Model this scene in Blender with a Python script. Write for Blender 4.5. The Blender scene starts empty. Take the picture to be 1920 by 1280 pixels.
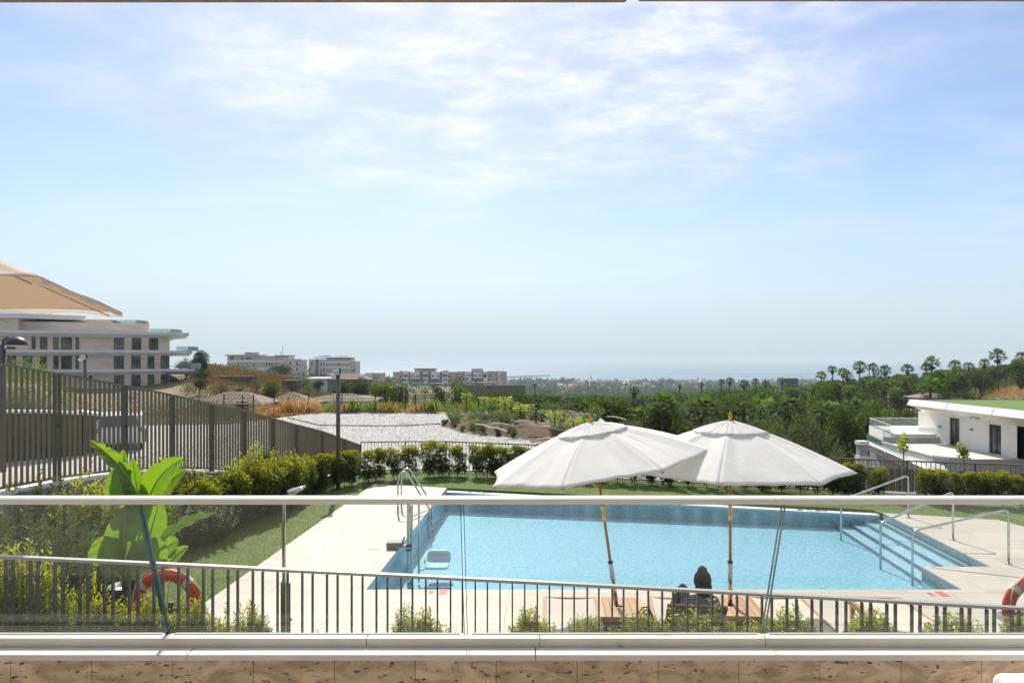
import bpy, math, random
import numpy as np
from mathutils import Vector, Matrix, noise as mnoise

# ---------------------------------------------------------------- camera, sky, sun
scene = bpy.context.scene
COL = scene.collection
R = math.radians
rnd = random.Random(11)
rng = np.random.default_rng(11)

cam_d = bpy.data.cameras.new('camera'); cam = bpy.data.objects.new('camera', cam_d); COL.objects.link(cam)
cam.location = (0, 0, 3.5); cam.rotation_euler = (R(90), 0, 0)
cam_d.sensor_width = 36; cam_d.lens = 24; cam_d.shift_y = 32/1920
cam_d.clip_start = .05; cam_d.clip_end = 90000
scene.camera = cam

SUN_AZ, SUN_EL = R(-11), R(44)
S = Vector((math.sin(SUN_AZ)*math.cos(SUN_EL), math.cos(SUN_AZ)*math.cos(SUN_EL), math.sin(SUN_EL)))
sd = bpy.data.lights.new('sun', 'SUN'); sun = bpy.data.objects.new('sun', sd); COL.objects.link(sun)
sd.energy = 4.6; sd.angle = R(.55); sd.color = (1, .945, .85)
sun.rotation_euler = S.to_track_quat('Z', 'Y').to_euler(); sun.location = (0, 0, 60)

def build_world():
    w = bpy.data.worlds.new('World'); scene.world = w; w.use_nodes = True
    nt = w.node_tree; N = nt.nodes; L = nt.links; N.clear()
    out = N.new('ShaderNodeOutputWorld'); bg = N.new('ShaderNodeBackground'); bg.inputs[1].default_value = .12
    sky = N.new('ShaderNodeTexSky'); sky.sky_type = 'NISHITA'; sky.sun_disc = False
    sky.sun_elevation = SUN_EL; sky.sun_rotation = SUN_AZ
    sky.altitude = 60; sky.air_density = 1.0; sky.dust_density = .4; sky.ozone_density = 1.2
    tc = N.new('ShaderNodeTexCoord')
    sep = N.new('ShaderNodeSeparateXYZ'); L.new(tc.outputs['Generated'], sep.inputs[0])
    def math_(op, a, b=None, clamp=False):
        n = N.new('ShaderNodeMath'); n.operation = op; n.use_clamp = clamp
        for i, q in enumerate((a, b)):
            if q is None: continue
            if isinstance(q, (int, float)): n.inputs[i].default_value = q
            else: L.new(q, n.inputs[i])
        return n.outputs[0]
    zz = math_('ADD', math_('MAXIMUM', sep.outputs['Z'], 0), .12)
    cx = math_('DIVIDE', sep.outputs['X'], zz); cy = math_('DIVIDE', sep.outputs['Y'], zz)
    cmb = N.new('ShaderNodeCombineXYZ'); L.new(cx, cmb.inputs[0]); L.new(cy, cmb.inputs[1])
    def noise(scale, detail, rough, dist, rot=0, sc=(1, 1, 1), loc=(0, 0, 0)):
        mp = N.new('ShaderNodeMapping'); L.new(cmb.outputs[0], mp.inputs[0])
        mp.inputs['Rotation'].default_value = (0, 0, rot); mp.inputs['Scale'].default_value = sc; mp.inputs['Location'].default_value = loc
        n = N.new('ShaderNodeTexNoise'); L.new(mp.outputs[0], n.inputs[0])
        n.inputs['Scale'].default_value = scale; n.inputs['Detail'].default_value = detail
        n.inputs['Roughness'].default_value = rough; n.inputs['Distortion'].default_value = dist
        return n.outputs[0]
    def mr(v, a, b, c=0, d=1):
        n = N.new('ShaderNodeMapRange'); n.interpolation_type = 'SMOOTHSTEP'; L.new(v, n.inputs[0])
        for i, q in enumerate((a, b, c, d)): n.inputs[i+1].default_value = q
        return n.outputs[0]
    nb = noise(.9, 4, .55, .4, loc=CLOUD_OFF)
    ex = math_('MULTIPLY', math_('SUBTRACT', cx, .10), .82); ey = math_('MULTIPLY', math_('SUBTRACT', cy, 1.5), .60)
    el = math_('SQRT', math_('ADD', math_('MULTIPLY', ex, ex), math_('MULTIPLY', ey, ey)))
    el = math_('ADD', el, math_('MULTIPLY', math_('SUBTRACT', nb, .5), 1.5))
    big = math_('MAXIMUM', mr(el, 1.15, .25), math_('MULTIPLY', mr(noise(.62, 3, .5, .3, loc=CLOUD_OFF), .52, .75), .6))
    fine = mr(noise(2.6, 12, .60, .25, R(25), (1, 1.35, 1), loc=(3, 1, 0)), .38, .64)
    wisp = mr(noise(.9, 10, .62, .5, R(-30), (.6, 1.7, 1), loc=(7, 2, 0)), .46, .80)
    ripple = mr(noise(11, 8, .62, .2, R(20), (1, 1.7, 1)), .34, .66, .66, 1.0)
    a = math_('MULTIPLY', math_('MULTIPLY', big, ripple), math_('ADD', math_('MULTIPLY', fine, .72), .28))
    m = math_('ADD', a, math_('MULTIPLY', wisp, .32), True)
    m = math_('MULTIPLY', m, mr(sep.outputs['Z'], .04, .24), True)
    m = math_('ADD', math_('MULTIPLY', m, .90), mr(sep.outputs['Z'], .44, .85, 0, .40), True)
    hzm = N.new('ShaderNodeMix'); hzm.data_type = 'RGBA'; L.new(mr(sep.outputs['Z'], .24, -.02, .15, .97), hzm.inputs[0]); tn = N.new('ShaderNodeMix'); tn.data_type = 'RGBA'; tn.blend_type = 'MULTIPLY'; tn.inputs[0].default_value = 1; L.new(sky.outputs[0], tn.inputs[6]); tn.inputs[7].default_value = (.93, .90, .99, 1)
    L.new(tn.outputs[2], hzm.inputs[6]); hzm.inputs[7].default_value = HORIZON
    mix = N.new('ShaderNodeMix'); mix.data_type = 'RGBA'
    L.new(m, mix.inputs[0]); L.new(hzm.outputs[2], mix.inputs[6]); mix.inputs[7].default_value = CLOUD_COL
    L.new(mix.outputs[2], bg.inputs[0]); L.new(bg.outputs[0], out.inputs[0])
CLOUD_OFF = (1.3, .2, 0); CLOUD_COL = (7.1, 7.1, 7.2, 1); HORIZON = (3.7, 4.5, 5.05, 1)
build_world()
scene.view_settings.view_transform = 'Standard'; scene.view_settings.look = 'None'
scene.view_settings.exposure = .38; scene.view_settings.gamma = 1; scene.view_settings.use_curve_mapping = False
cy = scene.cycles
cy.max_bounces = 8; cy.transparent_max_bounces = 24; cy.volume_bounces = 0; cy.diffuse_bounces = 3
cy.glossy_bounces = 3; cy.transmission_bounces = 4; cy.caustics_reflective = False; cy.caustics_refractive = False
cy.sample_clamp_indirect = 4; cy.use_denoising = True

# ---------------------------------------------------------------- helpers
F = 1280.0
def P(px, py, d): return Vector(((px-960)/F*d, d, 3.5-(py-672)/F*d))
def G(px, py, z=0.0):
    d = (3.5-z)*F/(py-672); return Vector(((px-960)/F*d, d, z))
OFF = {}
def off(p): return OFF.get(p.name, Vector()) if p else Vector()

def tag(o, label=None, cat=None, group=None, kind=None):
    if label: o['label'] = label
    if cat: o['category'] = cat
    if group: o['group'] = group
    if kind: o['kind'] = kind
    return o
def thing(name, label, cat, loc=(0, 0, 0), group=None, world=True, kind=None):
    o = bpy.data.objects.new(name, None); COL.objects.link(o); o.location = loc
    o.empty_display_size = .2
    OFF[o.name] = Vector(loc) if world else Vector()
    return tag(o, label, cat, group, kind)
def mesh_obj(name, me, parent=None, loc=None, rz=0, sc=None, rot=None):
    o = bpy.data.objects.new(name, me); COL.objects.link(o)
    if parent: o.parent = parent; OFF[o.name] = OFF.get(parent.name, Vector())
    if loc is not None: o.location = Vector(loc)-off(parent)
    if rot: o.rotation_euler = rot
    elif rz: o.rotation_euler = (0, 0, rz)
    if sc is not None: o.scale = sc if hasattr(sc, '__len__') else (sc, sc, sc)
    return o
def copy_tree(o, parent=None):
    c = o.copy(); COL.objects.link(c)
    if parent: c.parent = parent; c.matrix_parent_inverse = o.matrix_parent_inverse
    for ch in list(o.children): copy_tree(ch, c)
    return c

class MB:
    def __init__(s): s.v = []; s.f = []; s.m = []; s.mi = 0
    def add(s, vs, fs):
        n = len(s.v); s.v += [tuple(q) for q in vs]; s.f += [[i+n for i in f] for f in fs]; s.m += [s.mi]*len(fs); return s
    def box(s, c, size, rz=0, M=None):
        x, y, z = [q/2 for q in size]
        vs = [Vector((a*x, b*y, e*z)) for e in (-1, 1) for a, b in ((-1, -1), (1, -1), (1, 1), (-1, 1))]
        if M is None: M = Matrix.Rotation(rz, 4, 'Z')
        vs = [(M @ q)+Vector(c) for q in vs]
        return s.add(vs, [(3, 2, 1, 0), (4, 5, 6, 7), (0, 1, 5, 4), (1, 2, 6, 5), (2, 3, 7, 6), (3, 0, 4, 7)])
    def box2(s, a, b):
        return s.box([(p+q)/2 for p, q in zip(a, b)], [abs(q-p) for p, q in zip(a, b)])
    def beam(s, a, b, w, h):
        a = Vector(a); b = Vector(b); d = b-a; L = d.length; d.normalize()
        side = d.cross(Vector((0, 0, 1)))
        if side.length < 1e-4: side = Vector((1, 0, 0))
        side.normalize(); up = side.cross(d)
        M = Matrix((side, d, up)).transposed().to_4x4()
        return s.box((a+b)/2, (w, L, h), M=M)
    def prism(s, poly, z0, z1, cap=True):
        n = len(poly); ar = sum(poly[i][0]*poly[(i+1) % n][1]-poly[(i+1) % n][0]*poly[i][1] for i in range(n))
        if ar < 0: poly = poly[::-1]
        zf = (lambda p, z: z(p[0], p[1]) if callable(z) else z)
        vs = [(p[0], p[1], zf(p, z0)) for p in poly]+[(p[0], p[1], zf(p, z1)) for p in poly]
        fs = [(i, (i+1) % n, (i+1) % n+n, i+n) for i in range(n)]+[tuple(range(n, 2*n)), tuple(range(n-1, -1, -1))]
        return s.add(vs, fs)
    def xprism(s, prof, x0, x1, fr=None):
        """prof = list of (y,z), extruded along x"""
        n = len(prof); vs = [(x0, a, b) for a, b in prof]+[(x1, a, b) for a, b in prof]
        if fr: vs = [fr @ Vector(q) for q in vs]
        fs = [(i, i+n, (i+1) % n+n, (i+1) % n) for i in range(n)]+[tuple(range(n)), tuple(range(2*n-1, n-1, -1))]
        return s.add(vs, fs)
    def tube(s, pts, r, n=8, caps=True, closed=False):
        pts = [Vector(p) for p in pts]; k = len(pts); rs = r if hasattr(r, '__len__') else [r]*k
        T = []
        for i in range(k):
            if closed: t = pts[(i+1) % k]-pts[i-1]
            else: t = pts[min(i+1, k-1)]-pts[max(i-1, 0)]
            T.append(t.normalized())
        u = T[0].orthogonal().normalized(); vs = []
        for i in range(k):
            u = (u-T[i]*u.dot(T[i])); u.normalize(); w = T[i].cross(u)
            for j in range(n):
                a = 2*math.pi*j/n; vs.append(pts[i]+(u*math.cos(a)+w*math.sin(a))*rs[i])
        fs = []
        for i in range(k if closed else k-1):
            i2 = (i+1) % k
            for j in range(n): fs.append((i*n+j, i*n+(j+1) % n, i2*n+(j+1) % n, i2*n+j))
        if caps and not closed: fs += [tuple(range(n-1, -1, -1)), tuple((k-1)*n+j for j in range(n))]
        return s.add(vs, fs)
    def lathe(s, prof, c, n=24, sx=1, sy=1):
        vs = []; c = Vector(c); k = len(prof)
        for r, z in prof:
            for j in range(n):
                a = 2*math.pi*j/n; vs.append(c+Vector((r*math.cos(a)*sx, r*math.sin(a)*sy, z)))
        fs = [(i*n+j, i*n+(j+1) % n, (i+1)*n+(j+1) % n, (i+1)*n+j) for i in range(k-1) for j in range(n)]
        fs += [tuple(range(n-1, -1, -1)), tuple((k-1)*n+j for j in range(n))]
        return s.add(vs, fs)
    def grid(s, fn, nu, nv):
        vs = [fn(i/nu, j/nv) for j in range(nv+1) for i in range(nu+1)]
        return s.add(vs, [(j*(nu+1)+i, j*(nu+1)+i+1, (j+1)*(nu+1)+i+1, (j+1)*(nu+1)+i) for j in range(nv) for i in range(nu)])
    def mesh(s, name, mats, o=Vector(), smooth=False):
        me = bpy.data.meshes.new(name); ox, oy, oz = o
        me.from_pydata([(x-ox, y-oy, z-oz) for x, y, z in s.v], [], s.f)
        for m in (mats if isinstance(mats, (list, tuple)) else [mats]): me.materials.append(m)
        if len(me.materials) > 1: me.polygons.foreach_set('material_index', s.m)
        if smooth: me.polygons.foreach_set('use_smooth', [True]*len(me.polygons))
        me.update(); return me
    def build(s, name, mats, parent=None, smooth=False, bevel=0, seg=2):
        if not s.v: return None
        o = mesh_obj(name, s.mesh(name, mats, off(parent), smooth), parent)
        if bevel:
            b = o.modifiers.new('bevel', 'BEVEL'); b.width = bevel; b.segments = seg; b.limit_method = 'ANGLE'; b.angle_limit = R(40)
        return o
    def top(s, name, mats, label, cat, origin, group=None, smooth=False, bevel=0, kind=None):
        """one-mesh top-level thing with its origin at its base"""
        me = s.mesh(name, mats, Vector(origin), smooth); o = mesh_obj(name, me); o.location = origin
        if bevel:
            b = o.modifiers.new('bevel', 'BEVEL'); b.width = bevel; b.segments = 2; b.limit_method = 'ANGLE'; b.angle_limit = R(40)
        return tag(o, label, cat, group, kind)
    def struct(s, name, mats, smooth=False, bevel=0):
        o = s.build(name, mats, None, smooth, bevel); o['kind'] = 'structure'; return o

def np_mesh(name, V, faces, mats, smooth=False, mi=None):
    """V (n,3); faces (m,k) array"""
    me = bpy.data.meshes.new(name); m, k = faces.shape
    me.vertices.add(len(V)); me.vertices.foreach_set('co', np.asarray(V, np.float32).ravel())
    me.loops.add(m*k); me.loops.foreach_set('vertex_index', faces.astype(np.int32).ravel())
    me.polygons.add(m); me.polygons.foreach_set('loop_start', np.arange(0, m*k, k, dtype=np.int32))
    me.polygons.foreach_set('loop_total', np.full(m, k, np.int32))
    for q in (mats if isinstance(mats, (list, tuple)) else [mats]): me.materials.append(q)
    if mi is not None: me.polygons.foreach_set('material_index', mi.astype(np.int32))
    if smooth: me.polygons.foreach_set('use_smooth', np.ones(m, bool))
    me.update(calc_edges=True); return me
def unit(a): return a/np.maximum(np.linalg.norm(a, axis=1, keepdims=True), 1e-9)
def leaf_verts(C, A, L, W, g=None):
    """diamond leaves at C along A; returns V, quads"""
    g = g or rng
    n = len(C); A = unit(A); B = unit(np.cross(A, g.normal(size=(n, 3)))); L = np.broadcast_to(L, n)[:, None]; W = np.broadcast_to(W, n)[:, None]
    nn = np.cross(A, B)
    V = np.stack([C, C+A*L*.5+B*W*.5+nn*W*.12, C+A*L, C+A*L*.5-B*W*.5+nn*W*.12], 1).reshape(-1, 3)
    return V, np.arange(n*4).reshape(n, 4)
def sph(n, g=None):
    g = g or rng; return unit(g.normal(size=(n, 3)))

# ---------------------------------------------------------------- materials
def nodes(name):
    m = bpy.data.materials.new(name); m.use_nodes = True; nt = m.node_tree
    return m, nt, nt.nodes, nt.links, nt.nodes['Principled BSDF']
def col4(c): return (c[0], c[1], c[2], 1)
def mat(name, c, c2=None, rough=.7, scale=6, detail=5, bump=0, bscale=40, metal=0, stretch=(1, 1, 1), rand=0, coord='pos', lo=.35, hi=.65, spec=.5, dist=0, coat=0, dirt=None):
    m, nt, N, L, b = nodes(name)
    b.inputs['Roughness'].default_value = rough; b.inputs['Metallic'].default_value = metal
    b.inputs['Specular IOR Level'].default_value = spec; b.inputs['Coat Weight'].default_value = coat
    if coord == 'pos': co = N.new('ShaderNodeNewGeometry').outputs['Position']
    else: co = N.new('ShaderNodeTexCoord').outputs['Object']
    mp = N.new('ShaderNodeMapping'); L.new(co, mp.inputs[0]); mp.inputs['Scale'].default_value = stretch
    cur = None
    def nz(sc, de, di=0):
        n = N.new('ShaderNodeTexNoise'); L.new(mp.outputs[0], n.inputs[0]); n.inputs['Scale'].default_value = sc
        n.inputs['Detail'].default_value = de; n.inputs['Distortion'].default_value = di; return n.outputs[0]
    def mixc(fac, a, c_, mode='MIX', f=None):
        x = N.new('ShaderNodeMix'); x.data_type = 'RGBA'; x.blend_type = mode
        if fac is None: x.inputs[0].default_value = f
        else: L.new(fac, x.inputs[0])
        for i, q in ((6, a), (7, c_)):
            if isinstance(q, tuple): x.inputs[i].default_value = col4(q)
            else: L.new(q, x.inputs[i])
        return x.outputs[2]
    def mr(v, a, c_, d=0, e=1):
        n = N.new('ShaderNodeMapRange'); L.new(v, n.inputs[0])
        for i, q in enumerate((a, c_, d, e)): n.inputs[i+1].default_value = q
        return n.outputs[0]
    if c2: cur = mixc(mr(nz(scale, detail, dist), lo, hi), tuple(c), tuple(c2))
    if dirt: cur = mixc(mr(nz(dirt[1], 6, .4), dirt[2], dirt[3]), cur or tuple(c), tuple(dirt[0]))
    if rand:
        oi = N.new('ShaderNodeObjectInfo'); v = mr(oi.outputs['Random'], 0, 1, 1-rand, 1+rand)
        cc = N.new('ShaderNodeCombineColor'); [L.new(v, cc.inputs[i]) for i in range(3)]
        cur = mixc(None, cur or tuple(c), cc.outputs[0], 'MULTIPLY', 1.0)
    if cur: L.new(cur, b.inputs['Base Color'])
    else: b.inputs['Base Color'].default_value = col4(c)
    if bump:
        bp = N.new('ShaderNodeBump'); bp.inputs['Strength'].default_value = min(1, bump*10); bp.inputs['Distance'].default_value = bump/ max(min(1, bump*10), .01) * .3
        L.new(nz(bscale, 4), bp.inputs['Height']); L.new(bp.outputs[0], b.inputs['Normal'])
    return m
def leafmat(name, c1, c2, tr=.45, tip=None, z0=0, z1=1, gloss=.06, orand=.25, trc=None):
    m, nt, N, L, b = nodes(name); N.remove(b); out = N['Material Output']
    gi = N.new('ShaderNodeNewGeometry'); oi = N.new('ShaderNodeObjectInfo')
    def mix(f, a, c_, mode='MIX', fv=None):
        x = N.new('ShaderNodeMix'); x.data_type = 'RGBA'; x.blend_type = mode
        if f is None: x.inputs[0].default_value = fv
        else: L.new(f, x.inputs[0])
        for i, q in ((6, a), (7, c_)):
            if isinstance(q, tuple): x.inputs[i].default_value = col4(q)
            else: L.new(q, x.inputs[i])
        return x.outputs[2]
    c = mix(gi.outputs['Random Per Island'], tuple(c1), tuple(c2))
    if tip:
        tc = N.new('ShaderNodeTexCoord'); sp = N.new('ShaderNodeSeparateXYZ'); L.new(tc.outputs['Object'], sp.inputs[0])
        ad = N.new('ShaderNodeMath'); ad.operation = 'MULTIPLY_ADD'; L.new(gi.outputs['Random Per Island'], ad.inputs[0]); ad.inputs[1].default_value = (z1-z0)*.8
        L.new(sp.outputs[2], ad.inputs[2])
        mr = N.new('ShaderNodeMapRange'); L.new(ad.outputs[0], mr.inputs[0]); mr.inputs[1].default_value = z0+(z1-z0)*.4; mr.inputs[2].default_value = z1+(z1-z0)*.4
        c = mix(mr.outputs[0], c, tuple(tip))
    mr = N.new('ShaderNodeMapRange'); L.new(oi.outputs['Random'], mr.inputs[0]); mr.inputs[3].default_value = 1-orand; mr.inputs[4].default_value = 1+orand
    cc = N.new('ShaderNodeCombineColor'); [L.new(mr.outputs[0], cc.inputs[i]) for i in range(3)]
    c = mix(None, c, cc.outputs[0], 'MULTIPLY', 1.0)
    df = N.new('ShaderNodeBsdfDiffuse'); tl = N.new('ShaderNodeBsdfTranslucent'); L.new(c, df.inputs[0])
    L.new(mix(None, c, trc or (1.5, 1.6, .7), 'MULTIPLY', 1.0), tl.inputs[0])
    s1 = N.new('ShaderNodeMixShader'); s1.inputs[0].default_value = tr; L.new(df.outputs[0], s1.inputs[1]); L.new(tl.outputs[0], s1.inputs[2])
    gl = N.new('ShaderNodeBsdfGlossy'); gl.inputs['Roughness'].default_value = .6; gl.inputs[0].default_value = (.9, .95, 1, 1)
    s2 = N.new('ShaderNodeMixShader'); s2.inputs[0].default_value = gloss; L.new(s1.outputs[0], s2.inputs[1]); L.new(gl.outputs[0], s2.inputs[2])
    L.new(s2.outputs[0], out.inputs[0]); return m
def glassmat(name, tint=(.93, .96, .95), rough=.0, film=0.0, filmc=(.6, .65, .65)):
    m, nt, N, L, b = nodes(name); N.remove(b); out = N['Material Output']
    t = N.new('ShaderNodeBsdfTransparent'); t.inputs[0].default_value = col4(tint)
    g = N.new('ShaderNodeBsdfGlossy'); g.inputs['Roughness'].default_value = rough; g.inputs[0].default_value = (1, 1, 1, 1)
    fr = N.new('ShaderNodeFresnel'); fr.inputs[0].default_value = 1.45
    mx = N.new('ShaderNodeMixShader'); L.new(fr.outputs[0], mx.inputs[0]); L.new(t.outputs[0], mx.inputs[1]); L.new(g.outputs[0], mx.inputs[2])
    last = mx.outputs[0]
    if film:
        d = N.new('ShaderNodeBsdfDiffuse'); d.inputs[0].default_value = col4(filmc)
        tcn = N.new('ShaderNodeTexNoise'); gm = N.new('ShaderNodeNewGeometry'); L.new(gm.outputs['Position'], tcn.inputs[0]); tcn.inputs['Scale'].default_value = 3; tcn.inputs['Detail'].default_value = 8
        mr = N.new('ShaderNodeMapRange'); L.new(tcn.outputs[0], mr.inputs[0]); mr.inputs[1].default_value = .35; mr.inputs[2].default_value = .75; mr.inputs[3].default_value = film*.5; mr.inputs[4].default_value = film*1.6
        m2 = N.new('ShaderNodeMixShader'); L.new(mr.outputs[0], m2.inputs[0]); L.new(last, m2.inputs[1]); L.new(d.outputs[0], m2.inputs[2]); last = m2.outputs[0]
    L.new(last, out.inputs[0]); return m
def fabricmat(name, c, tr=.25, scale=300, bump=.003):
    m, nt, N, L, b = nodes(name); out = N['Material Output']
    b.inputs['Base Color'].default_value = col4(c); b.inputs['Roughness'].default_value = .9; b.inputs['Specular IOR Level'].default_value = .1
    tl = N.new('ShaderNodeBsdfTranslucent'); tl.inputs[0].default_value = col4(c)
    geo = N.new('ShaderNodeTexCoord'); n = N.new('ShaderNodeTexNoise'); L.new(geo.outputs['Object'], n.inputs[0]); n.inputs['Scale'].default_value = 5; n.inputs['Detail'].default_value = 5; n.inputs['Distortion'].default_value = .8
    bp = N.new('ShaderNodeBump'); bp.inputs['Strength'].default_value = .5; bp.inputs['Distance'].default_value = bump*8; L.new(n.outputs[0], bp.inputs['Height']); L.new(bp.outputs[0], b.inputs['Normal'])
    mx = N.new('ShaderNodeMixShader'); mx.inputs[0].default_value = tr; L.new(b.outputs[0], mx.inputs[1]); L.new(tl.outputs[0], mx.inputs[2]); L.new(mx.outputs[0], out.inputs[0])
    return m

m_white = mat('white_paint', (.78, .77, .74), (.70, .69, .66), .55, 3, bump=.002, bscale=60)
m_render = mat('white_render', (.86, .83, .76), (.80, .77, .70), .85, 1.2, bump=.004, bscale=50)
m_conc = mat('grey_stucco', (.45, .45, .44), (.36, .36, .35), .9, 3, bump=.004, bscale=60, dirt=((.2, .2, .18), 1.2, .6, .8))
m_fence = mat('taupe_powder_coat', (.175, .155, .10), (.14, .125, .08), .38, 4, rand=.10, coord='obj', metal=.2)
m_fpost = mat('dark_bronze_post', (.10, .088, .066), rough=.38, metal=.25)
m_black = mat('black_metal', (.02, .02, .02), rough=.45)
m_dark = mat('dark_grey_metal', (.07, .07, .068), rough=.45, metal=.3)
m_rail = mat('light_grey_rail', (.42, .42, .41), rough=.4, metal=.4)
m_steel = mat('stainless_steel', (.62, .62, .60), (.5, .5, .5), .22, 8, metal=1.0)
m_winglass = mat('window_glass', (.012, .018, .022), (.17, .19, .18), .12, .45, spec=.25)
m_frame = mat('dark_window_frame', (.05, .048, .045), rough=.5)
m_teal = mat('green_glass_edge', (.01, .10, .11), rough=.15, spec=.8)
m_teak = mat('teak', (.42, .23, .11), (.31, .16, .07), .55, 3, stretch=(14, 14, 1.5), coord='obj', rand=.15, bump=.002)
m_teakdeck = mat('teak_slat', (.50, .30, .155), (.39, .22, .11), .6, 3, stretch=(14, 1.5, 14), coord='obj', rand=.2, bump=.002)
m_orange = mat('orange_varnished_wood', (.50, .15, .02), (.36, .10, .015), .35, 3, stretch=(12, 12, 1), coord='obj')
m_brass = mat('brass', (.7, .5, .18), rough=.3, metal=1)
# ================================================================ GROUND AND FAR SETTING
RT = [-1.6, -.9, -.75, -.6, -.45, -.35, -.25, -.1, .05, .2, .4, .55, .65, .75, .95, 1.6]
TB = [(48, [2, 2, 1.0, -.6, -1.2, -1.2, -1.2, -1.2, -1.4, -6, -7, -7, -6, -5, -4, -4]),
      (60, [2, 2, .5, -1.4, -3, -3.2, -3.6, -4.2, -8, -9.5, -10, -9, -7, -5, -4, -4]),
      (90, [2, 2, -.5, -3, -2.6, -3.4, -5, -8, -11, -12, -12, -10, -7, -5, -2, 0]),
      (150, [3, 2, 0, 0, 1.6, -.4, -6.5, -10, -14, -15, -13, -9, -6.5, -3.4, -1, 0]),
      (250, [0, 0, -2, -5, -3, -6, -11, -15, -20, -20, -17, -12, -7, -5, -3, 0]),
      (400, [-5, -5, -6, -7, -8, -8.5, -11, -15, -27, -29, -24, -18, -14, -12, -10, -6]),
      (600, [-10, -12, -14, -15, -16, -16, -18, -20, -34, -37, -34, -28, -24, -22, -20, -18]),
      (1200, [-40, -42, -44, -45, -46, -47, -48, -49, -52, -54, -54, -52, -50, -50, -48, -46]),
      (1900, [-68, -68, -68, -68, -68, -68, -68, -69, -69, -70, -70, -70, -70, -70, -70, -70]),
      (2150, [-83]*16), (2600, [-86]*16)]
TD = np.log([t[0] for t in TB]); TH = np.array([t[1] for t in TB], float); RT = np.array(RT)
def sstep(t): t = np.clip(t, 0, 1); return t*t*(3-2*t)
def hgt(x, y):
    x = np.asarray(x, float); y = np.asarray(y, float)
    yy = np.maximum(y, 48); r = np.clip(x/yy, -1.6, 1.6); ld = np.log(yy)
    j = np.clip(np.searchsorted(TD, ld, side='right')-1, 0, len(TD)-2); u = (ld-TD[j])/(TD[j+1]-TD[j])
    i = np.clip(np.searchsorted(RT, r, side='right')-1, 0, len(RT)-2); w = (r-RT[i])/(RT[i+1]-RT[i])
    u = np.clip(u, 0, 1); w = sstep(w)
    far = (TH[j, i]*(1-w)+TH[j, i+1]*w)*(1-u)+(TH[j+1, i]*(1-w)+TH[j+1, i+1]*w)*u
    e = np.where(y < 20, 23, np.where(y > 26, 5.2, 23-(y-20)*17.8/6))
    near = -.95-7.8*sstep((x-e)/11)*sstep((y-6)/10)
    bank = sstep((-.60-x/np.maximum(y, 1))/.10)*sstep((y-25.5)/4); bank2 = .95*sstep((-x-14.2)/2.5)*sstep((y-37)/3)*(1-sstep((y-42.5)/4))
    near = near+3.3*bank+bank2*(1-bank)
    t = sstep((y-46)/12)
    return near*(1-t)+far*t
def hz(x, y): return float(hgt(x, y))

def terrain():
    ys = np.concatenate([np.linspace(-25, 18, 8), 20*np.exp(np.linspace(0, math.log(2600/20), 170))])
    rs = np.linspace(-1.6, 1.6, 190)
    Y, Rr = np.meshgrid(ys, rs, indexing='ij'); X = Rr*np.maximum(Y, 60)
    Z = hgt(X, Y)
    nz = np.zeros_like(Z)
    for a in range(Z.shape[0]):
        for b in range(Z.shape[1]):
            if Y[a, b] > 50:
                s = min(Y[a, b], 400)
                nz[a, b] = mnoise.noise(Vector((X[a, b]/s*7, Y[a, b]/s*5, 0)))*s*.008
    Z = Z+nz
    V = np.stack([X, Y, Z], -1).reshape(-1, 3); nr, nc = Z.shape
    i = (np.arange(nr-1)[:, None]*nc+np.arange(nc-1)[None, :]).ravel()
    Fc = np.stack([i, i+1, i+nc+1, i+nc], 1)
    m = mat('dry_earth_and_scrub', (.22, .15, .085), (.075, .085, .035), .95, .09, 10, bump=.05, bscale=1.5, dirt=((.30, .19, .10), .05, .5, .62))
    o = mesh_obj('ground', np_mesh('ground', V, Fc, m, True)); o['kind'] = 'structure'
terrain()
def sea():
    m, nt, N, L, b = nodes('sea_water'); b.inputs['Base Color'].default_value = (.03, .11, .17, 1); b.inputs['Specular IOR Level'].default_value = .28
    g = N.new('ShaderNodeNewGeometry'); mp = N.new('ShaderNodeMapping'); L.new(g.outputs['Position'], mp.inputs[0]); mp.inputs['Scale'].default_value = (.00025, .0016, 1)
    n = N.new('ShaderNodeTexNoise'); L.new(mp.outputs[0], n.inputs[0]); n.inputs['Scale'].default_value = 1; n.inputs['Detail'].default_value = 5
    mr = N.new('ShaderNodeMapRange'); L.new(n.outputs[0], mr.inputs[0]); mr.inputs[1].default_value = .38; mr.inputs[2].default_value = .62; mr.inputs[3].default_value = .22; mr.inputs[4].default_value = .55
    L.new(mr.outputs[0], b.inputs['Roughness'])
    me = MB(); X = 34000
    me.grid(lambda u, v: (-X+2*X*u, 1500+v*33000, -80), 8, 8)
    o = me.struct('sea', m)
sea()

def haze():
    m = bpy.data.materials.new('haze_air'); m.use_nodes = True; N = m.node_tree.nodes; N.clear()
    out = N.new('ShaderNodeOutputMaterial'); v = N.new('ShaderNodeVolumePrincipled')
    v.inputs['Color'].default_value = (.72, .835, .90, 1); v.inputs['Density'].default_value = HAZE_D; v.inputs['Anisotropy'].default_value = .15
    m.node_tree.links.new(v.outputs[0], out.inputs['Volume'])
    b = MB(); b.box2((-36000, -40, -88), (36000, 36000, 20)); o = b.build('haze', m); o['kind'] = 'stuff'
HAZE_D = .00019
haze()

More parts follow.
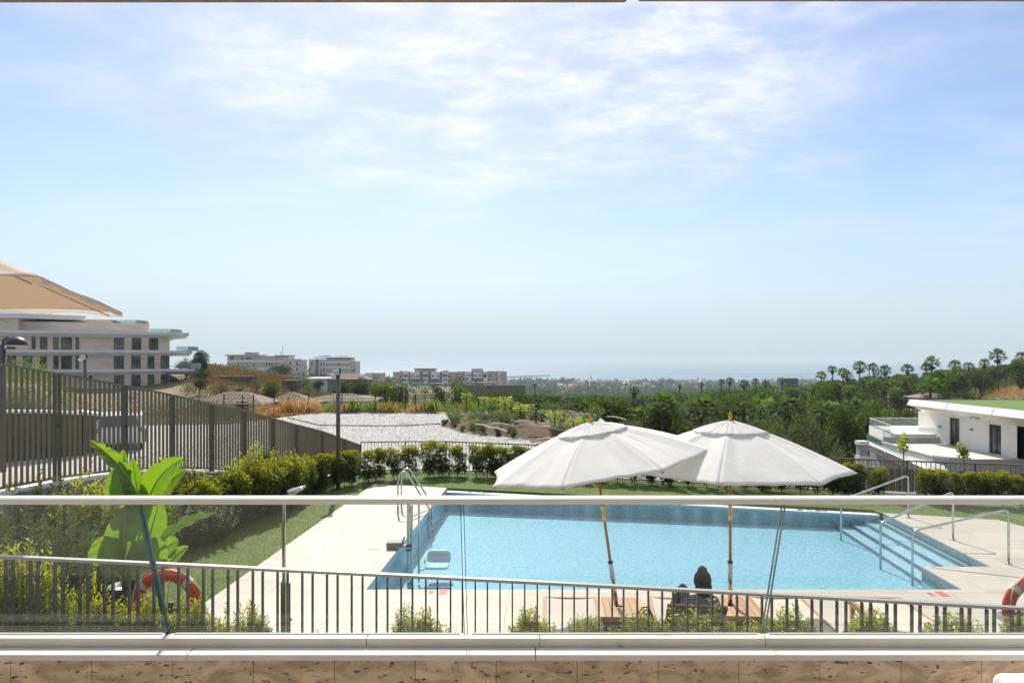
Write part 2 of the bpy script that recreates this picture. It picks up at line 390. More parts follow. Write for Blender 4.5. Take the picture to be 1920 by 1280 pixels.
# ---------------------------------------------------------------- lawn, road, gravel lot
m_lawn = mat('lawn', (.09, .145, .018), (.065, .11, .014), .9, 1.5, 8, bump=.02, bscale=120, dirt=((.16, .15, .045), 5, .5, .75))
FENCE_L = [(-8.2, 8.4), (-4.78, 21.6)]
FARF = [(-4.78, 21.6), (-3.4, 21.75), (-2.1, 21.75), (-.7, 21.35), (.8, 20.85), (2.4, 20.35), (4.0, 19.85), (5.6, 19.3), (7.2, 18.75), (8.8, 18.25), (10.3, 17.8), (11.8, 17.4), (13.3, 17.0), (15, 16.6), (17, 16.2)]
b = MB()
for pg in ([(-9, 3.3), (-4.3, 3.3), (-3.75, 18.8), (-3.4, 21.57), (-4.9, 21.4), (-8.3, 8)],
           [(-3.75, 18.8), (-1.78, 18.63), (8.42, 15.9), (8.42, 15.4), (10.4, 15), (17, 14.9), (17, 16)]+[(x, y-.18) for x, y in FARF[1:-1][::-1]],
           [(10.4, 15), (11.1, 11.5), (11.5, 3.3), (20, 3.3), (20, 15.5), (17, 14.9)], [(-4.3, 3.3), (11.5, 3.3), (11.5, 7.3), (-4.2, 7.3)]):
    b.prism(pg, -.45, -.02)
b.struct('lawn', m_lawn)
def fl(y): return FENCE_L[0][0]+(y-FENCE_L[0][1])*(FENCE_L[1][0]-FENCE_L[0][0])/(FENCE_L[1][1]-FENCE_L[0][1])
def roadz(y): return -.22+1.68*float(sstep((21.9-y)/10.8))
def fencebase(y): return .02+1.47*float(sstep((21.4-y)/10.3))
m_road = mat('pinkish_paving', (.40, .33, .28), (.33, .28, .24), .9, 2, bump=.01, bscale=30)
b = MB(); b.grid(lambda u, v: ((fl(6+v*18)-.12)-(1-u)*18, 6+v*18, roadz(6+v*18)), 4, 24); b.struct('road', m_road)
m_gravel = mat('pale_gravel', (.46, .445, .425), (.34, .325, .31), .95, 9, 3, bump=.05, bscale=25, dirt=((.24, .19, .14), .35, .62, .8))
lot = [(-4.7, 21.95)]+[(x, y+.2) for x, y in FARF[1:7]]+[(5.0, 21), (5.2, 27), (5.6, 46), (2, 47), (-4, 47.6), (-12.6, 47.0), (-14.3, 43.5), (-16, 38.5), (-30, 36.5), (-30, 21), (-17, 21.96)]
b = MB(); b.prism(lot, -1.2, -.2); b.struct('gravel_lot', m_gravel)
def pebbles():
    n = 26000; y = 22+25*rng.random(n)**1.3; x = -14+18.8*rng.random(n)
    ok = (x > fl(y)*1+.1*0) | (y > 22.2); x = x[ok]; y = y[ok]; n = len(x)
    s = .025+.05*rng.random(n)**2; C = np.stack([x, y, np.full(n, -.2)], 1)
    base = np.array([[1, 0, 0], [-.5, .87, 0], [-.5, -.87, 0], [0, 0, .8]])
    a = rng.random(n)*6.28; ca, sa = np.cos(a), np.sin(a)
    B = base[None]*s[:, None, None]*rng.uniform(.7, 1.3, (n, 4, 1))
    X = B[..., 0]*ca[:, None]-B[..., 1]*sa[:, None]; Y = B[..., 0]*sa[:, None]+B[..., 1]*ca[:, None]
    V = np.stack([X, Y, B[..., 2]], -1)+C[:, None]; i = np.arange(n)[:, None]*4
    Fc = np.concatenate([i+np.array([0, 1, 3]), i+np.array([1, 2, 3]), i+np.array([2, 0, 3])])
    o = mesh_obj('gravel', np_mesh('gravel', V.reshape(-1, 3), Fc, mat('gravel_stones', (.50, .48, .455), (.22, .21, .195), .9, 20, 2)))
    tag(o, kind='stuff', label='loose pale gravel over the empty lot', cat='gravel')
pebbles()
b = MB(); pts = [G(540, 783, -.19)+Vector((0, 0, .02))]+[G(x, y, -.18) for x, y in ((600, 797), (680, 798), (760, 798), (830, 794), (868, 789))]
b.tube([p for p in pts], .035, 6); b.top('irrigation_hose', m_black, 'thin black hose lying across the pale gravel lot', 'hose', pts[2])

# ---------------------------------------------------------------- pool deck made of tiles
m_tile = mat('cream_stone_tile', (.47, .43, .36), (.43, .385, .315), .62, 3.0, 8, bump=.0015, bscale=90, rand=.055, stretch=(.35, 1.6, 1), dirt=((.37, .32, .25), 1.1, .52, .85))
m_grout = mat('grout', (.40, .36, .30), rough=.9)
m_cop = mat('coping_side', (.35, .33, .30), (.28, .27, .25), .8, 5)
def inpoly(x, y, poly):
    c = False; n = len(poly)
    for i in range(n):
        x0, y0 = poly[i]; x1, y1 = poly[(i+1) % n]
        if (y0 > y) != (y1 > y) and x < (x1-x0)*(y-y0)/(y1-y0)+x0: c = not c
    return c
def clip(poly, nx, ny, c):
    out = []; n = len(poly)
    for i in range(n):
        a = poly[i]; q = poly[(i+1) % n]; da = a[0]*nx+a[1]*ny-c; dq = q[0]*nx+q[1]*ny-c
        if da <= 0: out.append(a)
        if (da < 0 < dq) or (dq < 0 < da):
            t = da/(da-dq); out.append((a[0]+(q[0]-a[0])*t, a[1]+(q[1]-a[1])*t))
    return out
def deck(name, poly, tw=.60, tl=1.20, skew=.0547, holes=()):
    b = MB(); b.prism(poly, -.24, -.022); root = b.struct(name, [m_cop, m_grout]); root.data.polygons[len(poly)].material_index = 1
    ys = [p[1] for p in poly]; xs = [p[0] for p in poly]; g = .0022
    j0 = int(min(ys)/tw)-1
    for j in range(j0, int(max(ys)/tw)+2):
        y0 = j*tw; o = (j % 2)*tl/2
        for i in range(int((min(xs)-3)/tl)-1, int((max(xs)+1)/tl)+2):
            x0 = i*tl+o+skew*y0
            t = [(x0+g, y0+g), (x0+tl-g, y0+g), (x0+tl-g+skew*tw, y0+tw-g), (x0+g+skew*tw, y0+tw-g)]
            k = len(poly)   # poly is convex and CCW
            for e in range(k):
                a = poly[e]; q = poly[(e+1) % k]; nx, ny = q[1]-a[1], a[0]-q[0]
                t = clip(t, nx, ny, a[0]*nx+a[1]*ny)
                if len(t) < 3: break
            if len(t) < 3: continue
            ar = abs(sum(t[m][0]*t[(m+1) % len(t)][1]-t[(m+1) % len(t)][0]*t[m][1] for m in range(len(t))))/2
            if ar < .004: continue
            m = MB(); m.prism(t, -.0215, 0); m.build('tile', m_tile, root)
    return root
XL = lambda y: -2.21+.0547*(y-10.4)         # left pool edge
XO = lambda y: -4.41+.0585*(y-9.78)         # lawn edge
deck('pool_deck', [(XO(7.2), 7.2), (12.2, 7.2), (11.3, 11.5), (6.90, 11.5), (6.83, 10.36), (XO(10.36), 10.36)][0:2]+[(11.6, 10.36), (XO(10.36), 10.36)])
deck('pool_deck_left', [(XO(10.36), 10.36), (XL(10.36), 10.36), (XL(18.5), 18.5), (XO(19.06), 19.06)])
deck('pool_deck_steps_side', [(6.83, 10.36), (11.6, 10.36), (11.2, 11.5), (6.90, 11.5)])
deck('pool_deck_right', [(8.06, 11.5), (11.2, 11.5), (10.55, 14.84), (8.42, 15.5)])

# ---------------------------------------------------------------- pool
def poolmat(name, c, c2):
    m, nt, N, L, b = nodes(name); b.inputs['Roughness'].default_value = .5; b.inputs['Specular IOR Level'].default_value = .2
    g = N.new('ShaderNodeNewGeometry'); v = N.new('ShaderNodeTexVoronoi'); v.inputs['Scale'].default_value = 30; L.new(g.outputs['Position'], v.inputs[0])
    sp = N.new('ShaderNodeSeparateColor'); L.new(v.outputs['Color'], sp.inputs[0])
    w = N.new('ShaderNodeTexNoise'); w.inputs['Scale'].default_value = 16; w.inputs['Detail'].default_value = 6; w.inputs['Distortion'].default_value = 1.5; L.new(g.outputs['Position'], w.inputs[0])
    a = N.new('ShaderNodeMath'); a.operation = 'MULTIPLY_ADD'; L.new(w.outputs[0], a.inputs[0]); a.inputs[1].default_value = 1.6; a.inputs[2].default_value = -.55
    a2 = N.new('ShaderNodeMath'); a2.operation = 'MULTIPLY_ADD'; L.new(sp.outputs[0], a2.inputs[0]); a2.inputs[1].default_value = .6; L.new(a.outputs[0], a2.inputs[2]); a2.use_clamp = True
    x = N.new('ShaderNodeMix'); x.data_type = 'RGBA'; L.new(a2.outputs[0], x.inputs[0]); x.inputs[6].default_value = col4(c); x.inputs[7].default_value = col4(c2); L.new(x.outputs[2], b.inputs['Base Color'])
    return m
m_mosaic_sparkle = poolmat('pale_blue_mosaic_sparkle', (.25, .50, .64), (.54, .77, .87))  # mosaic tile tones, contrast widened to paint in the water's fine sparkle
m_white_mosaic = poolmat('white_mosaic', (.55, .72, .78), (.66, .80, .84))
def far_y(x): return 18.35+(x+1.76)*(15.62-18.35)/(8.42+1.76)
ZF = -.62
def pool():
    fp = [(XL(10.36), 10.36), (6.83, 10.36), (6.9, 11.5), (8.06, 11.5), (8.42, 15.5), (8.42, far_y(8.42)), (XL(18.45), far_y(XL(18.4)))]
    b = MB(); n = len(fp)
    zf = lambda x: -.60+.0165*(x+2.2)
    b.add([(x, y, zf(x)) for x, y in fp], [tuple(range(n))])
    for i in range(n):
        a = fp[i]; q = fp[(i+1) % n]
        z1 = -.10 if i in (5,) else -.02
        b.add([(a[0], a[1], ZF), (q[0], q[1], ZF), (q[0], q[1], z1), (a[0], a[1], z1)], [(0, 1, 2, 3)])
    b.struct('pool_basin', m_mosaic_sparkle)
    # water
    m, nt, N, L, bs = nodes('pool_water'); N.remove(bs); out = N['Material Output']
    t = N.new('ShaderNodeBsdfTransparent'); t.inputs[0].default_value = (.80, .965, .985, 1)
    g = N.new('ShaderNodeBsdfGlossy'); g.inputs['Roughness'].default_value = .03
    fr = N.new('ShaderNodeFresnel'); fr.inputs[0].default_value = 1.33
    geo = N.new('ShaderNodeNewGeometry'); bp = None; prev = None
    for sc, st, d in ((11, .5, .010), (38, .5, .004)):
        nn = N.new('ShaderNodeTexNoise'); nn.inputs['Scale'].default_value = sc; nn.inputs['Detail'].default_value = 3; nn.inputs['Distortion'].default_value = .6; L.new(geo.outputs['Position'], nn.inputs[0])
        bp = N.new('ShaderNodeBump'); bp.inputs['Strength'].default_value = st; bp.inputs['Distance'].default_value = d; L.new(nn.outputs[0], bp.inputs['Height'])
        if prev: L.new(prev.outputs[0], bp.inputs['Normal'])
        prev = bp
    L.new(bp.outputs[0], g.inputs['Normal']); L.new(bp.outputs[0], fr.inputs['Normal'])
    mx = N.new('ShaderNodeMixShader'); L.new(fr.outputs[0], mx.inputs[0]); L.new(t.outputs[0], mx.inputs[1]); L.new(g.outputs[0], mx.inputs[2]); L.new(mx.outputs[0], out.inputs[0])
    w = MB(); w.add([(x, y, -.125) for x, y in fp], [tuple(range(n))]); w.struct('pool_water', m)
    # far coping
    xa = XL(18.45); xb = 8.42
    w = MB(); w.prism([(xa+.01, far_y(xa)+.005), (xb, far_y(xb)+.005), (xb, far_y(xb)+.30), (xa+.01, far_y(xa)+.30)], -.5, -.085); w.struct('pool_coping', mat('white_coping', (.66, .67, .66), (.6, .61, .6), .6, 4))
    # steps: treads descending towards the left, between the dark blue nosings
    tops = [G(1644, 975, -.18), G(1615.6, 977, -.25), G(1586, 978, -.32), G(1556, 980, -.39)]
    bots = [G(1808, 1061, -.18), G(1765.6, 1061, -.25), G(1732, 1068, -.32), G(1726.6, 1090, -.39)]
    m_nos = mat('navy_mosaic', (.02, .06, .28), (.03, .09, .36), .5, 60)
    for k in range(4):
        z = [-.18, -.25, -.32, -.39][k]; a, q = tops[k], bots[k]
        dx = (q-a).normalized(); a2 = a-dx*3; q2 = q+dx*3
        xr = 8.7
        poly = [(a2.x, a2.y), (q2.x, q2.y), (xr+3, q2.y), (xr+3, a2.y)]
        for e in range(len(fp)):
            pass
        ar = sum(poly[i][0]*poly[(i+1) % 4][1]-poly[(i+1) % 4][0]*poly[i][1] for i in range(4))
        def cl(p, A, B):
            nx, ny = B[1]-A[1], A[0]-B[0]; return clip(p, nx, ny, A[0]*nx+A[1]*ny)
        e = .004*k+.006
        area = [(6.9+e, 11.505), (8.06-e, 11.505), (8.42-e, 15.5), (8.42-e, far_y(8.42)-e), (xa, far_y(xa)-e), (6.9, far_y(6.9)-e)]
        p2 = poly
        lims = [((6.0, 11.51+e), (9, 11.51+e)), ((8.06-e, 11.5), (8.42-e, 15.5)), ((8.42, far_y(8.42)-e), (xa, far_y(xa)-e))]
        for A, B in lims: p2 = cl(p2, A, B)
        w = MB(); w.prism(p2, ZF+.004, z); st = w.struct('pool_step', m_white_mosaic)
        # nosing strip
        pr = Vector((-dx.y, dx.x, 0)); pr = pr if pr.x > 0 else -pr
        nb = [tuple(a2.xy), tuple(q2.xy), tuple((q2+pr*.035).xy), tuple((a2+pr*.035).xy)]
        if sum(nb[i][0]*nb[(i+1) % 4][1]-nb[(i+1) % 4][0]*nb[i][1] for i in range(4)) < 0: nb = nb[::-1]
        for A, B in lims: nb = cl(nb, A, B)
        if len(nb) > 2:
            w = MB(); w.prism(nb, z-.05, z+.004); w.build('nosing', m_nos, st)
    # lower corner wall under the deck
pool()
def text(body, name, m, loc, rot, size, parent=None, ext=.001, align='CENTER', kind=None):
    c = bpy.data.curves.new(name, 'FONT'); c.body = body; c.size = size; c.extrude = ext; c.align_x = align; c.align_y = 'CENTER'; c.materials.append(m)
    o = bpy.data.objects.new(name, c); COL.objects.link(o); o.rotation_euler = rot
    me = bpy.data.meshes.new_from_object(o.evaluated_get(bpy.context.evaluated_depsgraph_get())); bpy.data.objects.remove(o); bpy.data.curves.remove(c)
    o = mesh_obj(name, me, parent, loc, rot=rot); return o
m_navy = mat('navy_print', (.03, .06, .22), rough=.5); m_red = mat('red_print', (.62, .10, .09), rough=.6)
sl = math.atan2(15.62-18.35, 10.18)
for nm, px, lab in (('depth_marking', 1531, 'navy depth figures and square on the far coping beside the pool steps'), ('depth_marking', 906, 'navy depth figures on the far coping near the left pool corner')):
    x = (px-960)/F*16; y = far_y(x)+.15; x = (px-960)/F*y; y = far_y(x)+.15
    t = thing(nm, lab, 'marking', (x, y, -.08), 'depth markings on the pool coping')
    text('0.80', 'figures', m_navy, (x, y, -.083), (0, 0, sl), .26, t, .002)
    w = MB(); w.box((x-.36, y+.09, -.082), (.11, .11, .004), sl); w.build('square', m_navy, t)
for (xa, ya), (xb, yb), lab, tx in (((824, 1115), (838, 1103), 'red no diving panel on the near deck by the left pool corner', -1), ((1757, 1107), (1776, 1119), 'red no diving panel on the near deck by the right pool corner', -1)):
    c = G((xa+xb)/2, (ya+yb)/2, 0); t = thing('warning_panel', lab, 'marking', (c.x, c.y, .002), 'red warning panels set in the deck')
    w = MB(); w.box((c.x, c.y, .002), (.11, .22, .004), -.05); w.build('panel', m_red, t)
    text('P.80', 'lettering', m_red, (c.x-.17, c.y-.02, .002), (0, 0, 1.52), .09, t)
c = G(702, 1028, 0); w = MB(); w.box((c.x, c.y, .006), (.2, .14, .012)); w.top('skimmer_lid', m_white, 'small white square lid set in the deck left of the pool', 'lid', c, bevel=.004)

# ================================================================ OUR TERRACE
m_trav = mat('travertine', (.80, .60, .43), (.48, .335, .22), .5, 7, 12, bump=.006, bscale=55, stretch=(.7, 1, 1.6), rand=.10, dist=1.6, lo=.40, hi=.62, dirt=((.14, .085, .045), 42, .625, .66))
m_coping = mat('white_stone_coping', (.82, .785, .72), (.74, .705, .64), .5, 6, bump=.0008, bscale=60, dirt=((.40, .30, .20), 9, .68, .85))
zt = 2.262
for i, (xa, xb) in enumerate(((-6, -1.365), (-1.361, .0975), (.1015, 6))):
    if i == 0: root = thing('parapet', 'low travertine terrace wall with white stone coping under the glass', 'wall', (0, 2.9, 1.78))
    b = MB(); b.xprism([(2.935, zt), (2.862, zt-.002), (2.858, zt-.005), (2.858, zt-.026), (2.935, zt-.026)], xa, xb); b.build('coping', m_coping, root, bevel=.0015)
for xa, xb in ((-6, -.628), (-.6255, .118), (.1205, 1.09), (1.0925, 6)):
    b = MB(); b.box2((xa, 2.9352, 2.2), (xb, 2.992, 2.298)); b.build('curb', m_coping, root, bevel=.003)
x = -2.45-9*.3405
for k in range(33):
    b = MB(); w_ = .3405; b.box2((x+.0012, 2.872, 2.0), (x+w_-.0012, 2.9, zt-.028)); b.build('stone', m_trav, root)
    b = MB(); b.box2((x+.0012-.17, 2.872, 1.79), (x+w_-.17-.0012, 2.9, 1.997)); b.build('stone', m_trav, root); x += w_
b = MB(); b.box2((-6, 2.9005, .0), (6, 2.99, 2.1995)); b.build('core', m_grout, root)
b = MB(); b.box2((-6, -2.5, 1.58), (6, 2.9, 1.78)); b.struct('terrace_floor', mat('terrace_tile', (.55, .50, .43), (.5, .45, .38), .6, 4))
b = MB(); b.box2((-7, -2.7, 1.6), (7, -2.5, 4.9)); b.top('house_wall', m_render, 'white rendered house wall at the back of the terrace', 'wall', (0, -2.6, 1.6))
m_awn = mat('beige_roof_edge', (.42, .35, .26), (.30, .25, .19), .8, 30, 6, bump=.003, bscale=200, stretch=(1, 1, 2))
for nm, xa, xb, z, lab in (('roof_edge', -7, .437, 4.849, 'beige roof edge beam above the view, longer left piece'), ('roof_edge', .476, 7, 4.853, 'beige roof edge beam above the view, right piece')):
    b = MB(); b.box2((xa, 2.45, z), (xb, 2.60, z+.20)); b.top(nm, m_awn, lab, 'roof edge', (xa, 2.6, z), 'roof edge beams', bevel=.012)
b = MB(); b.box2((-7, -2.7, 5.06), (7, 2.7, 5.2)); b.struct('ceiling', m_render)

# glass balustrade
m_glass = glassmat('balustrade_glass', (.955, .972, .962), 0, .05, (.5, .56, .54))
rt = thing('glass_balustrade', 'clear glass balustrade with slim white handrail along the terrace edge', 'balustrade', (0, 2.98, 2.3))
def tilt(z): return 2.985-(z-2.295)*.235/.63
for i in range(-2, 7):
    xa = -2.79+i*1.2975; xb = xa+1.2845
    b = MB(); z0, z1 = 2.297, 2.925
    b.add([(xa, tilt(z0)-.006, z0), (xb, tilt(z0)-.006, z0), (xb, tilt(z1)-.006, z1), (xa, tilt(z1)-.006, z1)], [(0, 1, 2, 3)])
    g = b.build('glass_pane', m_glass, rt)
    for xx in (xa, xb):
        b = MB(); b.beam((xx, tilt(z0), z0), (xx, tilt(z1), z1), .0025 if xx != xb or i else .0125, .0125); b.build('edge', m_teal, g)
    for q in (0,):
        b = MB(); b.box2((xa+.02, tilt(z0)-.010, z0-.004), (xb-.02, tilt(z0)+.008, z0+.004)); b.build('channel', mat('grey_gasket', (.38, .38, .35), rough=.7) if i == -2 else bpy.data.materials['grey_gasket'], rt)
m_hand = mat('white_aluminium', (.84, .83, .80), rough=.3, metal=.1)
for xa, xb in ((-6, 1.053), (1.0545, 6)):
    b = MB(); b.xprism([(2.722, 2.918), (2.724, 2.938), (2.735, 2.944), (2.775, 2.944), (2.786, 2.938), (2.788, 2.918)], xa, xb); b.build('handrail', m_hand, rt, bevel=.002)
# white cushion corner
t = thing('outdoor_sofa', 'white upholstered outdoor sofa corner at the bottom right of the terrace', 'sofa', (2.3, 2.2, 1.78))
m_cush = fabricmat('white_canvas', (.80, .78, .77), .05)
b = MB(); b.box2((1.80, 1.75, 1.95), (2.9, 2.58, 2.325)); b.build('cushion', m_cush, t, bevel=.035, seg=5)
b = MB(); b.tube([(1.806, 1.75, 2.29), (1.806, 2.53, 2.29), (1.85, 2.574, 2.29), (2.9, 2.574, 2.29)], .006, 6); b.build('piping', m_cush, t, True)
b = MB(); b.box2((1.82, 1.77, 1.80), (2.9, 2.56, 1.948)); b.build('base', m_white, t, bevel=.01)

# ================================================================ RAMP RAILING
rr = thing('ramp_railing', 'sloping metal railing with thin balusters and pale flat handrail beyond the glass', 'railing', (0, 5.8, .3))
zl, zr_ = 3.5-5.8*(1043-672)/F, 3.5-5.8*(1140-672)/F
def rz(x):
    x = max(-4.9, min(4.9, x)); return zl+(zr_-zl)*(x+4.35)/8.7+.012*math.sin((x+4.35)/8.7*math.pi)
for k in range(13):
    xa = -6.1+k*.98; xb = xa+.98
    b = MB(); b.beam((xa, 5.8, rz(xa)), (xb, 5.8, rz(xb)), .05, .024); b.build('handrail', m_rail, rr)
me = MB(); me.box((0, 0, -.75), (.012, .035, 1.5)); me = me.mesh('baluster', m_dark)  # backlit shade is in the dark baluster colour, sunlight in the paler handrail
k = 0; x = -4.85-12*.1055
while x < 6.6:
    mesh_obj('baluster', me, rr, (x, 5.8+(.03 if k % 2 else -.03), rz(x)-.013)); x += .1055; k += 1
b = MB(); b.box2((-6.1, 5.76, .30), (6.6, 5.84, .33)); b.build('bottom_rail', m_rail, rr)
b = MB(); b.prism([(-6, 3.3), (6, 3.3), (6, 6.95), (-6, 6.95)], -.3, .30); b.struct('planter_bed', mat('dark_soil', (.10, .07, .045), (.06, .045, .03), .95, 8, bump=.02, bscale=30))

# ================================================================ FENCES
def bars_fence(root, pts, top, bot, panel, sp=.11, double=True, slope_bars=(.008, .045)):
    """posts, rails and individually placed flat bars along a polyline"""
    nb = 0
    bar = {}
    for i in range(len(pts)-1):
        a = Vector((*pts[i], 0)); q = Vector((*pts[i+1], 0)); d = q-a; L_ = d.length; n = max(1, round(L_/panel)); rz_ = math.atan2(d.y, d.x)
        for k in range(n):
            p0 = a+d*(k/n); p1 = a+d*((k+1)/n); z0t, z1t = top(p0), top(p1); z0b, z1b = bot(p0), bot(p1)
            u = d.normalized()
            for off_ in ((0, .085) if double else (0,)):
                pp = p0+u*off_; b = MB(); b.box((pp.x, pp.y, (z0t+z0b)/2-.05), (.035, .05, z0t-z0b+.1), rz_); b.build('post', m_fpost, root)
            s = p0+u*(.085 if double else 0)
            b = MB(); b.beam((s.x, s.y, top(s)), (p1.x, p1.y, z1t), .05, .035); b.build('top_rail', m_fence, root)
            b = MB(); b.beam((s.x, s.y, bot(s)+.06), (p1.x, p1.y, z1b+.06), .045, .03); b.build('bottom_rail', m_fence, root)
            if double:
                b = MB(); zc = bot(p0)+(z0t-z0b)*.52; c = p0+u*.0425; b.box((c.x, c.y, zc), (.05, .02, .03), rz_); b.build('coupling', m_black, root)
            m = max(2, round((p1-s).length/sp))
            for j in range(1, m):
                c = s+(p1-s)*(j/m); h = top(c)-bot(c)-.02-.06
                key = round(h, 1)
                if key not in bar:
                    w = MB(); w.box((0, 0, 0), (slope_bars[0], slope_bars[1], key)); bar[key] = w.mesh('bar', m_fence)
                mesh_obj('bar', bar[key], root, (c.x, c.y, bot(c)+.075+h/2-.01), rz_, (1, 1, h/key)); nb += 1
    return nb
def topL(p): return 3.27+(p.y-11.17)*(.80-3.27)/(21.6-11.17) if p.y > 11.17 else 3.27+(11.17-p.y)*.21
def topL(p):
    ys = [8.4, 11.17, 12.51, 13.67, 14.8, 15.9, 16.97, 18.0, 19.27, 21.6]
    px = [None, 700, 722, 740, 757, 771, 784, 796, 808, 835]
    zs = [3.75]+[3.5-y*(q-672)/F for y, q in zip(ys[1:], px[1:])]
    return float(np.interp(p.y, ys, zs))
def botL(p): return fencebase(p.y)
lf = thing('metal_fence', 'tall taupe bar fence stepping down along the left side of the garden', 'fence', (-6.4, 15, 0))
PL = [(fl(y), y) for y in (8.4, 9.8, 11.17, 12.51, 13.67, 14.8, 15.9, 16.97, 18.0, 19.27, 20.5, 21.6)]
bars_fence(lf, PL, topL, botL, 9, .098, True, (.010, .055))
ff = thing('metal_fence', 'low dark bar fence curving behind the far hedge', 'fence', (4, 19.5, 0))
bars_fence(ff, FARF, lambda p: (.86 if p.x < 2 else .86-.03*min(1, (p.x-2)/6)), lambda p: -.06, 9, .108, False, (.010, .04))
# retaining curb under the left fence
t = thing('retaining_wall', 'grey stucco retaining wall with pale cap under the tall left fence', 'wall', (-6.5, 15, -.1))
b = MB(); ys = np.linspace(8.2, 21.5, 15)
def strip(b, ys, xo0, xo1, z0, z1):
    vs = []; 
    for y in ys: vs += [(fl(y)+xo0, y, z0(y)), (fl(y)+xo1, y, z0(y)), (fl(y)+xo1, y, z1(y)), (fl(y)+xo0, y, z1(y))]
    n = len(ys); fs = [(i*4+j, i*4+(j+1) % 4, (i+1)*4+(j+1) % 4, (i+1)*4+j) for i in range(n-1) for j in range(4)]+[(3, 2, 1, 0), tuple((n-1)*4+j for j in range(4))]
    b.add(vs, fs)
strip(b, ys, -.11, .13, lambda y: -.3, lambda y: fencebase(y)-.045); b.build('wall', m_conc, t)
b = MB(); strip(b, ys, -.13, .16, lambda y: fencebase(y)-.044, lambda y: fencebase(y)+.0); b.build('cap', m_white, t)
t = thing('garden_kerb', 'low white kerb curving under the far bar fence', 'kerb', (2, 21, -.1))
for i in range(len(FARF)-1):
    b = MB(); b.beam((*FARF[i], -.075), (*FARF[i+1], -.075), .22, .16); b.build('kerb_stone', m_white, t)

# ================================================================ UMBRELLAS
m_can = fabricmat('off_white_canopy', (.93, .915, .89), .54)
m_can_u = m_can
def canopy_mesh(Rc=1.5, drop=.66, nseg=8, phase=R(22.5), r0=.10, seed=0):
    b = MB(); da = 2*math.pi/nseg
    for k in range(nseg):
        a0 = phase+k*da; A = Vector((math.cos(a0), math.sin(a0), 0)); Q = Vector((math.cos(a0+da), math.sin(a0+da), 0))
        def fn(u, v):
            t = r0+(1-r0)*v; e = A.lerp(Q, u); sg = math.sin(u*math.pi)
            e = e*(Rc*t*(1-.035*sg*t**4)); z = -drop*t**1.16+.022*math.sin(math.pi*t)-.030*sg*math.sin(math.pi*min(1, t))-.006*sg*t
            z += mnoise.noise(Vector((e.x*3+seed*5, e.y*3, k*2.3)))*.016*sg+mnoise.noise(Vector((u*9+seed, t*2, k*3.1)))*.012*sg+mnoise.noise(Vector((u*22+seed, t*3.5, k*5.1)))*.005*sg
            return Vector((e.x, e.y, z))
        b.grid(fn, 18, 18)
    return b
def umbrella(label, base, lean, seed, zbase=.30, drop=.58):
    t = thing('patio_umbrella', label, 'umbrella', base, 'white umbrellas by the pool', world=False)
    H_ = 2.68-zbase; Rc = 1.49
    can = canopy_mesh(Rc, drop, seed=seed)
    o = mesh_obj('canopy', can.mesh('canopy', m_can, (0, 0, 0), True), t); o.location = (0, 0, H_)
    so = o.modifiers.new('cloth', 'SOLIDIFY'); so.thickness = .004
    b = MB()
    for k8 in range(8):
        a0 = R(22.5)+k8*math.pi/4; A = Vector((math.cos(a0), math.sin(a0), 0)); Q = Vector((math.cos(a0+math.pi/4), math.sin(a0+math.pi/4), 0))
        def fn(u, v):
            q = .315*v+.004; sg = math.sin(u*math.pi); e = A.lerp(Q, u)*(Rc*q*(1+.03*sg*v))
            fold = .010*math.sin(u*22+k8*2+seed)*math.sin(v*3.14)*(1-v*.5)
            return Vector((e.x, e.y, H_-drop*q**1.16+.022*math.sin(math.pi*q)+.014-.004*v+fold-.012*sg*v*v*abs(math.sin(u*9.4+k8))))
        b.grid(fn, 14, 8)
    o = b.build('vent_cap', m_can, t, True); so = o.modifiers.new('cloth', 'SOLIDIFY'); so.thickness = .004
    b = MB(); b.tube([(0, 0, .55), (0, 0, H_*.5)], .019, 12); b.build('lower_pole', m_teak_pole, t, True)
    b = MB(); b.tube([(0, 0, H_*.5), (0, 0, H_+.03)], .019, 12); b.build('upper_pole', m_orange, t, True)
    b = MB(); b.tube([(0, 0, H_*.5-.10), (0, 0, H_*.5+.10)], .024, 12); b.tube([(.0, -.02, H_*.5), (.07, -.03, H_*.5-.03)], .006, 6); b.tube([(0, -.03, H_*.5-.05), (0, -.03, H_*.5+.06)], .01, 6); b.build('brass_hinge', m_brass, t, True)
    b = MB(); b.tube([(0, 0, -.02), (0, 0, .56)], .030, 14); b.build('base_sleeve', m_steel, t, True)
    b = MB(); b.tube([(0, 0, .545), (0, 0, .565)], .037, 14); b.tube([(0, -.03, .14), (0, -.05, .14)], .018, 10); b.build('clamp', m_black, t, True)
    b = MB(); b.lathe([(.016, 0), (.022, .015), (.025, .035), (.017, .058), (.010, .070), (.015, .082), (.004, .098)], (0, 0, H_+.025), 14); b.build('finial', m_finial, t, True)
    b = MB(); b.lathe([(.05, 0), (.05, .06), (.03, .07)], (0, 0, H_-.16), 12); b.build('hub', m_orange, t, True)
    for k in range(8):
        a = R(22.5)+k*math.pi/4; c, s = math.cos(a), math.sin(a)
        b = MB(); b.beam((c*.04, s*.04, H_-.035), (c*(Rc-.02), s*(Rc-.02), H_-drop-.012), .018, .022); b.build('rib', m_orange, t)
        b = MB(); b.beam((c*.04, s*.04, H_-.75), (c*.75, s*.75, H_-.37), .016, .02); b.build('strut', m_orange, t)
    M = Matrix.Translation((0, 0, H_)) @ Matrix.Rotation(lean*.19, 4, 'Y') @ Matrix.Translation((0, 0, -H_))
    if lean:
        for ch in t.children:
            if ch.name.split('.')[0] in ('canopy', 'vent_cap', 'rib', 'strut'): ch.matrix_basis = M @ Matrix.Translation(ch.location)
    t.rotation_euler = (0, lean, 0); return t
m_teak_pole = mat('varnished_pole', (.50, .27, .08), (.38, .19, .05), .4, 3, stretch=(12, 12, 1), coord='obj')
